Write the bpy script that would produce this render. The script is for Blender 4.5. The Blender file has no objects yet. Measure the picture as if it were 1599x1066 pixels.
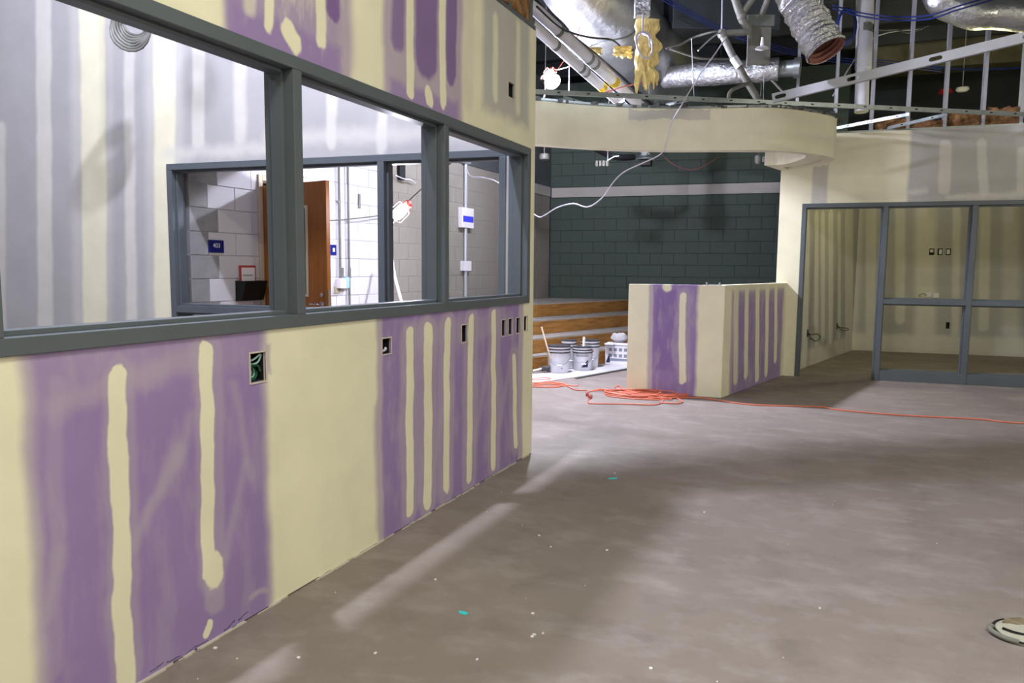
import bpy, bmesh, math, random
from mathutils import Vector, Matrix, noise
from mathutils.geometry import tessellate_polygon
random.seed(7)
PI = math.pi
SC = bpy.context.scene
COL = SC.collection
rad = math.radians

# ------------------------------------------------------------------ camera
cd = bpy.data.cameras.new('camera'); cam = bpy.data.objects.new('camera', cd); COL.objects.link(cam)
cd.sensor_width = 36; cd.lens = 26.0; cd.clip_start = 0.05; cd.clip_end = 100
cam.matrix_world = Matrix.Translation((0, 0, 1.34)) @ Matrix.Rotation(rad(23.9), 4, 'Z') @ Matrix.Rotation(rad(90 - 5.7), 4, 'X') @ Matrix.Rotation(rad(0.5), 4, 'Z')
SC.camera = cam
# ------------------------------------------------------------------ world, exposure
w = bpy.data.worlds.new('world'); SC.world = w; w.use_nodes = True
w.node_tree.nodes['Background'].inputs[0].default_value = (0.05, 0.05, 0.055, 1)
w.node_tree.nodes['Background'].inputs[1].default_value = 0.3
SC.view_settings.view_transform = 'Standard'; SC.view_settings.look = 'None'
SC.view_settings.gamma = 1; SC.view_settings.use_curve_mapping = False
SC.view_settings.exposure = 0.0
# ------------------------------------------------------------------ lights of the building site, with added fill lamps
def point(name, loc, power, col, r=0.08):
    l = bpy.data.lights.new(name, 'POINT'); l.energy = power; l.color = col; l.shadow_soft_size = r
    o = bpy.data.objects.new(name, l); o.location = loc; COL.objects.link(o); return o
def area(name, loc, size, power, col, rot=(0, 0, 0)):
    l = bpy.data.lights.new(name, 'AREA'); l.shape = 'RECTANGLE'; l.size, l.size_y = size; l.energy = power; l.color = col
    o = bpy.data.objects.new(name, l); o.location = loc; o.rotation_euler = rot; COL.objects.link(o); return o
WARM = (1.0, 0.965, 0.79); COOL = (0.83, 0.845, 1.0)
L1P = Vector((-3.213,8.238,3.556)); L2P = Vector((-3.798,5.957,1.846))
L1W = 330; L2W = 85
point('office_light', (-2.86, 3.05, 5.07), 720, COOL, 0.07)
point('office_light', (-5.2, 1.6, 4.4), 270, COOL, 0.35)
area('unseen_hall_light', (0.2, 0.6, 4.7), (1.2, 0.3), 150, WARM)
area('unseen_hall_light', (3.0, -2.9, 4.6), (1.2, 0.3), 250, WARM)  # unseen fill lamp behind the camera, added for frontal light
point('hall_flood_light', (4.6, 5.2, 3.0), 205, (1.0, .95, .76), 0.15)
point('room_fill_light', (1.3, 11.2, 2.95), 48, (1.0, .92, .44), 0.12)  # unseen lamp added to lift the dim storefront room

# ------------------------------------------------------------------ materials
def lin(c):
    return tuple(((v / 255) / 12.92 if v / 255 <= .04045 else ((v / 255 + .055) / 1.055) ** 2.4) for v in c) + (1,)
MATS = {}
class NT:
    def __init__(s, name):
        s.m = bpy.data.materials.new(name); s.m.use_nodes = True; s.t = s.m.node_tree; s.t.nodes.clear()
    def n(s, typ, **kw):
        nd = s.t.nodes.new(typ)
        for k, v in kw.items(): setattr(nd, k, v)
        return nd
    def l(s, a, b): s.t.links.new(a, b)
    def finish(s, col, rough=.7, metal=0, bump=None, bstr=.3, bdist=.01, spec=.3, emit=None):
        b = s.n('ShaderNodeBsdfPrincipled'); o = s.n('ShaderNodeOutputMaterial')
        b.inputs['Roughness'].default_value = rough; b.inputs['Metallic'].default_value = metal
        b.inputs['Specular IOR Level'].default_value = spec
        if isinstance(col, tuple): b.inputs['Base Color'].default_value = col
        else: s.l(col, b.inputs['Base Color'])
        if bump is not None:
            bp = s.n('ShaderNodeBump'); bp.inputs['Strength'].default_value = bstr; bp.inputs['Distance'].default_value = bdist
            s.l(bump, bp.inputs['Height']); s.l(bp.outputs[0], b.inputs['Normal'])
        s.l(b.outputs[0], o.inputs[0]); return s.m
def noise_n(t, vec, scale, detail=3, rough=.55):
    n = t.n('ShaderNodeTexNoise'); n.inputs['Scale'].default_value = scale; n.inputs['Detail'].default_value = detail; n.inputs['Roughness'].default_value = rough
    if vec is not None: t.l(vec, n.inputs['Vector'])
    return n
def ramp(t, fac, stops):
    r = t.n('ShaderNodeValToRGB'); e = r.color_ramp.elements
    while len(e) < len(stops): e.new(.5)
    for i, (p, c) in enumerate(stops): e[i].position = p; e[i].color = c
    t.l(fac, r.inputs[0]); return r.outputs[0]
def mix(t, fac, a, b, blend='MIX'):
    m = t.n('ShaderNodeMix', data_type='RGBA', blend_type=blend)
    if isinstance(fac, (int, float)): m.inputs[0].default_value = fac
    else: t.l(fac, m.inputs[0])
    for i, v in ((6, a), (7, b)):
        if isinstance(v, tuple): m.inputs[i].default_value = v
        else: t.l(v, m.inputs[i])
    return m.outputs[2]
def plain(name, c, rough=.6, metal=0, var=.12, scale=6, bump=0, bscale=60, spec=.3, stretch=None):
    if name in MATS: return MATS[name]
    t = NT(name); tc = t.n('ShaderNodeTexCoord'); v = tc.outputs['Object']
    if stretch:
        mp = t.n('ShaderNodeMapping'); mp.inputs['Scale'].default_value = stretch; t.l(v, mp.inputs[0]); v = mp.outputs[0]
    n = noise_n(t, v, scale, 4)
    a = lin(c); d = tuple(x * (1 - var) for x in a[:3]) + (1,); u = tuple(min(1, x * (1 + var)) for x in a[:3]) + (1,)
    col = ramp(t, n.outputs[0], [(.3, d), (.7, u)])
    bm_ = None
    if bump: bm_ = noise_n(t, v, bscale, 3).outputs[0]
    MATS[name] = t.finish(col, rough, metal, bm_, bump, .005, spec); return MATS[name]
PUR = lin((157, 134, 188)); CRM = lin((241, 237, 212)); HAZ = lin((186, 172, 192)); GRY = lin((182, 181, 184)); MUD = lin((222, 220, 214)); DPU = lin((128, 100, 162)); WHT = lin((236, 236, 238)); INK = lin((70, 52, 92))
def drywall(name, base, ops, wob=.005):
    t = NT(name); tc = t.n('ShaderNodeTexCoord')
    nz = noise_n(t, tc.outputs['Object'], 9, 3)
    s1 = t.n('ShaderNodeVectorMath', operation='SUBTRACT'); t.l(nz.outputs['Color'], s1.inputs[0]); s1.inputs[1].default_value = (.5, .5, .5)
    s2 = t.n('ShaderNodeVectorMath', operation='MULTIPLY'); t.l(s1.outputs[0], s2.inputs[0]); s2.inputs[1].default_value = (wob * 4, 0, wob * 16)
    nb = noise_n(t, tc.outputs['Object'], 2.2, 2)
    b1 = t.n('ShaderNodeVectorMath', operation='SUBTRACT'); t.l(nb.outputs['Color'], b1.inputs[0]); b1.inputs[1].default_value = (.5, .5, .5)
    b2 = t.n('ShaderNodeVectorMath', operation='MULTIPLY_ADD'); t.l(b1.outputs[0], b2.inputs[0]); b2.inputs[1].default_value = (.05, 0, .05); t.l(s2.outputs[0], b2.inputs[2])
    s3 = t.n('ShaderNodeVectorMath', operation='ADD'); t.l(tc.outputs['Object'], s3.inputs[0]); t.l(b2.outputs[0], s3.inputs[1])
    s4 = t.n('ShaderNodeVectorMath', operation='MULTIPLY'); t.l(s3.outputs[0], s4.inputs[0]); s4.inputs[1].default_value = (1, 0, 1)
    P = s4.outputs[0]
    col = base
    def vm(op, x, y):
        n = t.n('ShaderNodeVectorMath', operation=op)
        for i, q in enumerate((x, y)):
            if q is None: continue
            if isinstance(q, tuple): n.inputs[i].default_value = q
            else: t.l(q, n.inputs[i])
        return n
    def fade(val, far, near, al):
        mr = t.n('ShaderNodeMapRange', interpolation_type='SMOOTHSTEP'); t.l(val, mr.inputs[0])
        for i, q in zip((1, 2, 3, 4), (near, far, al, 0)): mr.inputs[i].default_value = q
        return mr.outputs[0]
    for op in ops:
        if op[0] == 'n':                                        # thin brushed veil, streaked up and down
            _, x0, x1, z0, z1, soft, c, al, thr = op
            q = vm('SUBTRACT', vm('ABSOLUTE', vm('SUBTRACT', P, ((x0 + x1) / 2, 0.0, (z0 + z1) / 2)).outputs[0], None).outputs[0], (abs(x1 - x0) / 2, 9.0, abs(z1 - z0) / 2))
            sp = t.n('ShaderNodeSeparateXYZ'); t.l(q.outputs[0], sp.inputs[0])
            mx = t.n('ShaderNodeMath', operation='MAXIMUM'); t.l(sp.outputs[0], mx.inputs[0]); t.l(sp.outputs[2], mx.inputs[1])
            kb = fade(mx.outputs[0], soft, -soft, al)
            st = vm('MULTIPLY', P, (1.0, 0.0, .28)); nn = noise_n(t, st.outputs[0], 11, 4, .6)
            kn = t.n('ShaderNodeMapRange', interpolation_type='SMOOTHSTEP'); t.l(nn.outputs[0], kn.inputs[0]); kn.inputs[1].default_value = thr; kn.inputs[2].default_value = thr + .2
            mm = t.n('ShaderNodeMath', operation='MULTIPLY'); t.l(kb, mm.inputs[0]); t.l(kn.outputs[0], mm.inputs[1]); k = mm.outputs[0]
        elif op[0] == 's':                                      # brush stroke: distance to a line segment
            _, x0, z0, x1, z1, hw, soft, c, al = op
            ba = (x1 - x0 + 1e-4, 0.0, z1 - z0); l2 = ba[0] ** 2 + ba[2] ** 2
            pa = vm('SUBTRACT', P, (x0, 0.0, z0)); d1 = vm('DOT_PRODUCT', pa.outputs[0], (ba[0] / l2, 0.0, ba[2] / l2))
            h = t.n('ShaderNodeClamp'); t.l(d1.outputs['Value'], h.inputs[0])
            sc_ = t.n('ShaderNodeVectorMath', operation='SCALE'); sc_.inputs[0].default_value = ba; t.l(h.outputs[0], sc_.inputs['Scale'])
            ln = vm('LENGTH', vm('SUBTRACT', pa.outputs[0], sc_.outputs[0]).outputs[0], None)
            k = fade(ln.outputs['Value'], hw + soft, max(0, hw - soft), al)
        else:                                                    # soft edged rectangle
            _, x0, x1, z0, z1, soft, c, al = op
            q = vm('SUBTRACT', vm('ABSOLUTE', vm('SUBTRACT', P, ((x0 + x1) / 2, 0.0, (z0 + z1) / 2)).outputs[0], None).outputs[0], (abs(x1 - x0) / 2, 9.0, abs(z1 - z0) / 2))
            sp = t.n('ShaderNodeSeparateXYZ'); t.l(q.outputs[0], sp.inputs[0])
            mx = t.n('ShaderNodeMath', operation='MAXIMUM'); t.l(sp.outputs[0], mx.inputs[0]); t.l(sp.outputs[2], mx.inputs[1])
            k = fade(mx.outputs[0], soft, -soft, al)
        col = mix(t, k, col, c)
    n2 = noise_n(t, tc.outputs['Object'], 3.5, 5)
    r2 = ramp(t, n2.outputs[0], [(.3, (.9, .9, .9, 1)), (.7, (1, 1, 1, 1))])
    col = mix(t, 1.0, col, r2, 'MULTIPLY')
    n3 = noise_n(t, tc.outputs['Object'], 45, 3)
    MATS[name] = t.finish(col, .8, 0, n3.outputs[0], .08, .004, .2); return MATS[name]

M_FRAME = plain('frame_paint', (90, 98, 105), .42, 0, .06, 5, .05, 40, .4)
M_GALV = plain('galvanised', (160, 168, 170), .38, .85, .12, 14)
M_GALVL = plain('galvanised_pale', (176, 178, 188), .5, .35, .06, 10)
def foil_mat(name, c, rough, bscale, bstr, stretch=None, metal=.9):
    t = NT(name); tc = t.n('ShaderNodeTexCoord'); v = tc.outputs['Object']
    if stretch:
        mp = t.n('ShaderNodeMapping'); mp.inputs['Scale'].default_value = stretch; t.l(v, mp.inputs[0]); v = mp.outputs[0]
    n = noise_n(t, v, bscale, 4, .6); n2 = noise_n(t, v, bscale * .35, 2)
    a = lin(c); col = ramp(t, n2.outputs[0], [(.3, tuple(x * .8 for x in a[:3]) + (1,)), (.7, a)])
    MATS[name] = t.finish(col, rough, metal, n.outputs[0], bstr, .03, .5); return MATS[name]
M_FOIL = foil_mat('duct_foil', (196, 198, 200), .34, 9, .55)
M_FOILF = foil_mat('crinkled_foil', (206, 208, 214), .22, 24, 1.0)
M_DARK = plain('deck_paint', (78, 82, 88), .8, 0, .2, 2)
M_BLACK = plain('black_paint', (16, 16, 17), .6, 0, .1, 4)
M_WPIPE = plain('white_pipe_jacket', (214, 214, 222), .5, 0, .06, 6)
M_GPIPE = plain('grey_pipe', (120, 120, 116), .55, .2, .2, 9)
M_CABLEW = plain('white_cable', (218, 214, 232), .45, 0, .05, 8)
M_CABLEG = plain('grey_cable', (100, 99, 96), .5, 0, .1, 8)
M_CABLEB = plain('blue_cable', (30, 46, 112), .45, 0, .08, 8)
M_CABLEK = plain('black_cable', (30, 28, 32), .5, 0, .08, 8)
M_CABLER = plain('red_cable', (168, 84, 76), .5, 0, .08, 8)
M_CABLEN = plain('green_wire', (26, 80, 58), .45, 0, .1, 30)
M_WIREG = plain('pale_green_wire', (150, 184, 184), .45, 0, .1, 30)
M_ORANGE = plain('orange_cord', (222, 126, 102), .5, 0, .08, 12)
M_YEL = plain('yellow_fibreglass', (236, 214, 146), .95, 0, .18, 14, .8, 40, .05)
M_BRN = plain('brown_fibreglass', (138, 104, 74), .95, 0, .6, 12, .9, 40, .05)
M_WOODD = None
def wood(name, c1, c2, scale, st, rough=.5):
    t = NT(name); tc = t.n('ShaderNodeTexCoord'); mp = t.n('ShaderNodeMapping'); mp.inputs['Scale'].default_value = st
    t.l(tc.outputs['Object'], mp.inputs[0]); n = noise_n(t, mp.outputs[0], scale, 6, .65)
    col = ramp(t, n.outputs[0], [(.25, lin(c1)), (.75, lin(c2))])
    MATS[name] = t.finish(col, rough, 0, n.outputs[0], .1, .003, .35); return MATS[name]
M_DOOR = wood('door_veneer', (122, 70, 26), (162, 100, 44), 4, (6, 6, .6), .4)
M_RISER = wood('riser_board', (108, 74, 34), (178, 128, 66), 3, (1.2, 6, 9), .6)
M_TREAD = plain('dusty_tread', (150, 145, 140), .8, 0, .16, 5)
M_SHEET = plain('dusty_white_sheet', (196, 194, 198), .85, 0, .1, 4)
M_BUCKET = plain('white_bucket_plastic', (226, 228, 238), .4, 0, .05, 10)
M_SMEAR = plain('smeared_black_rim', (66, 66, 70), .6, 0, .9, 40)
M_LBL = plain('grey_print', (134, 138, 154), .6, 0, .05, 5)
M_NAVY = plain('navy_print', (38, 42, 78), .6, 0, .05, 5)
M_REDP = plain('red_print', (176, 70, 70), .6, 0, .05, 5)
M_PAPER = plain('paper_white', (232, 230, 238), .8, 0, .03, 5)
M_BLUE = plain('sign_blue', (18, 26, 112), .4, 0, .05, 5)
M_TAPE = plain('blue_tape', (60, 66, 214), .6, 0, .03, 5)
M_CYAN = plain('cyan_tape', (64, 214, 222), .6, 0, .05, 9)
M_CHROME = plain('brushed_chrome', (206, 200, 198), .25, .95, .05, 20)
M_TAN = plain('tan_paint', (196, 182, 160), .6, 0, .04, 4)
M_CHIP = plain('white_chip', (232, 232, 232), .8, 0, .05, 9)
M_BGRN = plain('dark_green_block_paint', (66, 80, 74), .62, 0, .10, 1.7, .12, 90)
M_BWHT = plain('white_block_paint', (208, 207, 215), .5, 0, .03, 3, .1, 80)
M_BRAW = plain('raw_grey_block', (146, 146, 149), .85, 0, .1, 9, .3, 90)
M_BTAN = plain('grey_tan_block_paint', (142, 137, 131), .6, 0, .07, 2.4, .12, 80)
M_JWHT = plain('white_joint', (188, 187, 194), .7, 0, .05, 6)
M_JGRN = plain('dark_green_joint', (54, 66, 61), .8, 0, .1, 6)
M_JTAN = plain('grey_tan_joint', (132, 128, 124), .8, 0, .1, 6)
M_BAND = plain('band_board', (176, 172, 168), .7, 0, .05, 4)
M_BOARD = plain('plain_gypsum', (196, 192, 180), .85, 0, .06, 3)
M_GREYW = plain('grey_painted_wall', (132, 132, 132), .8, 0, .08, 3)
M_PIPEYEL = plain('yellow_label', (196, 170, 40), .6, 0, .05, 9)
M_COVER = plain('dusty_cover', (178, 176, 160), .7, 0, .12, 18)
M_RIMG = plain('dusty_grey_rubber', (120, 122, 114), .7, 0, .12, 18)
M_PINK = plain('pink_duct_lining', (146, 100, 92), .9, 0, .2, 20)
def emit_mat(name, col, strength):
    t = NT(name); e = t.n('ShaderNodeEmission'); e.inputs[0].default_value = col; e.inputs[1].default_value = strength
    o = t.n('ShaderNodeOutputMaterial'); t.l(e.outputs[0], o.inputs[0]); return t.m
def floor_mat():
    t = NT('concrete_floor'); tc = t.n('ShaderNodeTexCoord'); v = tc.outputs['Object']
    n1 = noise_n(t, v, .9, 5, .6); n2 = noise_n(t, v, 3.2, 6, .65)
    mp = t.n('ShaderNodeMapping'); mp.inputs['Scale'].default_value = (1.0, 1.7, 1); mp.inputs['Rotation'].default_value = (0, 0, rad(-30)); t.l(v, mp.inputs[0])
    n3 = noise_n(t, mp.outputs[0], 2.6, 6, .62); n4 = noise_n(t, v, 38, 4, .7)
    col = ramp(t, n1.outputs[0], [(.3, lin((128, 118, 113))), (.7, lin((145, 135, 130)))])
    m1 = ramp(t, n3.outputs[0], [(.50, (0, 0, 0, 1)), (.72, (.5, .5, .5, 1))])
    col = mix(t, m1, col, lin((170, 162, 160)))
    m2 = ramp(t, n2.outputs[0], [(.30, (.45, .45, .45, 1)), (.48, (0, 0, 0, 1))])
    col = mix(t, m2, col, lin((110, 101, 96)))
    n5 = noise_n(t, v, 7.0, 4, .5); m5 = ramp(t, n5.outputs[0], [(.58, (0, 0, 0, 1)), (.68, (.3, .3, .3, 1))])
    col = mix(t, m5, col, lin((156, 148, 145)))
    m3 = ramp(t, n4.outputs[0], [(.72, (0, 0, 0, 1)), (.8, (.35, .35, .35, 1))])
    col = mix(t, m3, col, lin((214, 208, 204)))
    r = t.finish(col, .62, 0, n4.outputs[0], .12, .004, .3); return r
M_FLOOR = floor_mat()

# ------------------------------------------------------------------ mesh helpers
class MB:
    def __init__(s): s.v = []; s.f = []
    def add(s, vs, fs):
        o = len(s.v); s.v += [tuple(p) for p in vs]; s.f += [tuple(i + o for i in f) for f in fs]; return s
    def box(s, x0, x1, y0, y1, z0, z1):
        return s.add([(x0, y0, z0), (x1, y0, z0), (x1, y1, z0), (x0, y1, z0), (x0, y0, z1), (x1, y0, z1), (x1, y1, z1), (x0, y1, z1)],
                     [(0, 3, 2, 1), (4, 5, 6, 7), (0, 1, 5, 4), (1, 2, 6, 5), (2, 3, 7, 6), (3, 0, 4, 7)])
    def prism(s, loops, z0, z1):
        flat = [p for lp in loops for p in lp]
        tris = tessellate_polygon([[Vector((p[0], p[1], 0)) for p in lp] for lp in loops])
        n = len(flat); vs = [(p[0], p[1], z0) for p in flat] + [(p[0], p[1], z1) for p in flat]; fs = []
        for a, b, c in tris:
            pa, pb, pc = flat[a], flat[b], flat[c]
            if (pb[0] - pa[0]) * (pc[1] - pa[1]) - (pb[1] - pa[1]) * (pc[0] - pa[0]) < 0: b, c = c, b
            fs.append((a, c, b)); fs.append((a + n, b + n, c + n))
        o = 0
        for k, lp in enumerate(loops):
            m = len(lp); ar = sum(lp[i][0] * lp[(i + 1) % m][1] - lp[(i + 1) % m][0] * lp[i][1] for i in range(m))
            fw = (ar > 0) == (k == 0)
            for i in range(m):
                a = o + i; b = o + (i + 1) % m
                fs.append((a, b, b + n, a + n) if fw else (b, a, a + n, b + n))
            o += m
        return s.add(vs, fs)
    def tube(s, pts, r, seg=8, caps=True):
        pts = [Vector(p) for p in pts]; n = len(pts); rs = r if isinstance(r, (list, tuple)) else [r] * n
        tan = [(pts[min(i + 1, n - 1)] - pts[max(i - 1, 0)]).normalized() for i in range(n)]
        up = Vector((0, 0, 1)) if abs(tan[0].z) < .9 else Vector((1, 0, 0))
        nr = (up - tan[0] * up.dot(tan[0])).normalized(); vs = []; fs = []
        for i in range(n):
            nr = (nr - tan[i] * nr.dot(tan[i])).normalized(); bn = tan[i].cross(nr)
            for k in range(seg):
                a = 2 * PI * k / seg; vs.append(pts[i] + (nr * math.cos(a) + bn * math.sin(a)) * rs[i])
        for i in range(n - 1):
            for k in range(seg):
                a = i * seg + k; b = i * seg + (k + 1) % seg; fs.append((a, b, b + seg, a + seg))
        if caps: fs.append(tuple(range(seg))[::-1]); fs.append(tuple((n - 1) * seg + k for k in range(seg)))
        return s.add(vs, fs)
    def lathe(s, prof, seg=24, c=(0, 0, 0)):
        vs = []; fs = []; n = len(prof)
        for (r, z) in prof:
            for k in range(seg):
                a = 2 * PI * k / seg; vs.append((c[0] + r * math.cos(a), c[1] + r * math.sin(a), c[2] + z))
        for i in range(n - 1):
            for k in range(seg):
                a = i * seg + k; b = i * seg + (k + 1) % seg; fs.append((a, b, b + seg, a + seg))
        if prof[0][0] > 1e-6: fs.append(tuple(range(seg))[::-1])
        if prof[-1][0] > 1e-6: fs.append(tuple((n - 1) * seg + k for k in range(seg)))
        return s.add(vs, fs)
    def mesh(s, name, smooth=False):
        me = bpy.data.meshes.new(name); me.from_pydata(s.v, [], s.f); me.update()
        if smooth:
            me.polygons.foreach_set('use_smooth', [True] * len(me.polygons))
            try: me.set_sharp_from_angle(angle=rad(42))
            except Exception: pass
        return me
    def build(s, name, mat, parent=None, loc=None, rz=None, smooth=False, bevel=0):
        return link(name, s.mesh(name, smooth), mat, parent, loc, rz, bevel)
def link(name, me, mat, parent=None, loc=None, rz=None, bevel=0):
    if mat is not None and not me.materials: me.materials.append(mat)
    o = bpy.data.objects.new(name, me); COL.objects.link(o)
    if parent is not None: o.parent = parent
    if loc is not None: o.location = loc
    if rz is not None: o.rotation_euler = (0, 0, rz)
    if bevel:
        b = o.modifiers.new('bevel', 'BEVEL'); b.width = bevel; b.segments = 2; b.limit_method = 'ANGLE'
    return o
def empty(name, loc=(0, 0, 0), rz=0, parent=None):
    o = bpy.data.objects.new(name, None); COL.objects.link(o); o.location = loc; o.rotation_euler = (0, 0, rz); o.empty_display_size = .1
    if parent: o.parent = parent
    return o
def tag(o, label, cat, group=None):
    o['label'] = label; o['category'] = cat
    if group: o['group'] = group
    return o
def struct(o, label=None):
    o['kind'] = 'structure'
    if label: o['label'] = label
    return o
def smooth_path(pts, n=6, closed=False):
    P = [Vector(p) for p in pts]; out = []
    m = len(P)
    for i in range(m if closed else m - 1):
        p0 = P[(i - 1) % m] if closed else P[max(i - 1, 0)]; p1 = P[i]; p2 = P[(i + 1) % m]; p3 = P[(i + 2) % m] if closed else P[min(i + 2, m - 1)]
        for k in range(n):
            t = k / n
            out.append(.5 * ((2 * p1) + (p2 - p0) * t + (2 * p0 - 5 * p1 + 4 * p2 - p3) * t * t + (3 * p1 - p0 - 3 * p2 + p3) * t ** 3))
    if not closed: out.append(P[-1])
    return out
def slab(mb, x0, x1, z0, z1, t, holes=(), y0=0):
    """a wall panel: local x along, y into the wall, z up; rectangular openings cut right through"""
    xs = sorted({x0, x1} | {v for h in holes for v in h[:2] if x0 < v < x1}); zs = sorted({z0, z1} | {v for h in holes for v in h[2:4] if z0 < v < z1})
    nx, nz = len(xs) - 1, len(zs) - 1
    def solid(i, k):
        if not (0 <= i < nx and 0 <= k < nz): return False
        cx = (xs[i] + xs[i + 1]) / 2; cz = (zs[k] + zs[k + 1]) / 2
        return not any(h[0] < cx < h[1] and h[2] < cz < h[3] for h in holes)
    ya, yb = y0, y0 + t
    for i in range(nx):
        for k in range(nz):
            if not solid(i, k): continue
            a, b, c, d = xs[i], xs[i + 1], zs[k], zs[k + 1]
            mb.add([(a, ya, c), (b, ya, c), (b, ya, d), (a, ya, d)], [(0, 1, 2, 3)])
            mb.add([(a, yb, c), (b, yb, c), (b, yb, d), (a, yb, d)], [(3, 2, 1, 0)])
            if not solid(i - 1, k): mb.add([(a, ya, c), (a, ya, d), (a, yb, d), (a, yb, c)], [(0, 1, 2, 3)])
            if not solid(i + 1, k): mb.add([(b, ya, c), (b, ya, d), (b, yb, d), (b, yb, c)], [(3, 2, 1, 0)])
            if not solid(i, k - 1): mb.add([(a, ya, c), (b, ya, c), (b, yb, c), (a, yb, c)], [(3, 2, 1, 0)])
            if not solid(i, k + 1): mb.add([(a, ya, d), (b, ya, d), (b, yb, d), (a, yb, d)], [(0, 1, 2, 3)])
    return mb
TH = rad(5.5)
def plane_pt(P0, a, s, y, z=0):
    return Vector((P0[0] + math.cos(a) * s - math.sin(a) * y, P0[1] + math.sin(a) * s + math.cos(a) * y, z))
PLANE = {'A': ((-2, 0), PI / 2), 'W': ((-5.135, 0), rad(88.94)), 'B': ((-2, 4.8), TH), 'D': ((-.49, 9.97), TH), 'G': ((-4.9, 12.72), TH), 'F': ((.215, 13.72), TH), 'E': ((.215, 13.72), rad(77.4)), 'P': ((-1.095, 7.868), rad(3.7))}
def on(k, s, y, z=0): return plane_pt(PLANE[k][0], PLANE[k][1], s, y, z)
def PL(k): return dict(loc=(PLANE[k][0][0], PLANE[k][0][1], 0), rz=PLANE[k][1])

# ------------------------------------------------------------------ the shell
struct(MB().box(-10, 8, -6, 18, -.2, 0).build('floor', M_FLOOR), 'bare dusty concrete floor')
deck = struct(MB().box(-10, 8, -6, 18, 5.4, 5.6).build('ceiling', M_DARK), 'dark painted roof deck above the open ceiling')
for (a, b, c, d, n, m) in ((-10, -9.8, -6, 18, 'wall_far_left', M_BOARD), (7.8, 8, -6, 18, 'wall_far_right', M_BOARD), (-9.8, 7.8, -6, -5.8, 'wall_behind', M_BOARD), (-9.8, 7.8, 17.8, 18, 'wall_far_back', M_DARK)):
    struct(MB().box(a, b, c, d, 0, 5.4).build(n, m))
for i in range(9):                                             # roof joists of the deck
    y = 4.2 + i * 1.25
    MB().box(-9.7, 7.7, y, y + .09, 5.1, 5.4).build('joist', M_DARK, deck)

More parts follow.
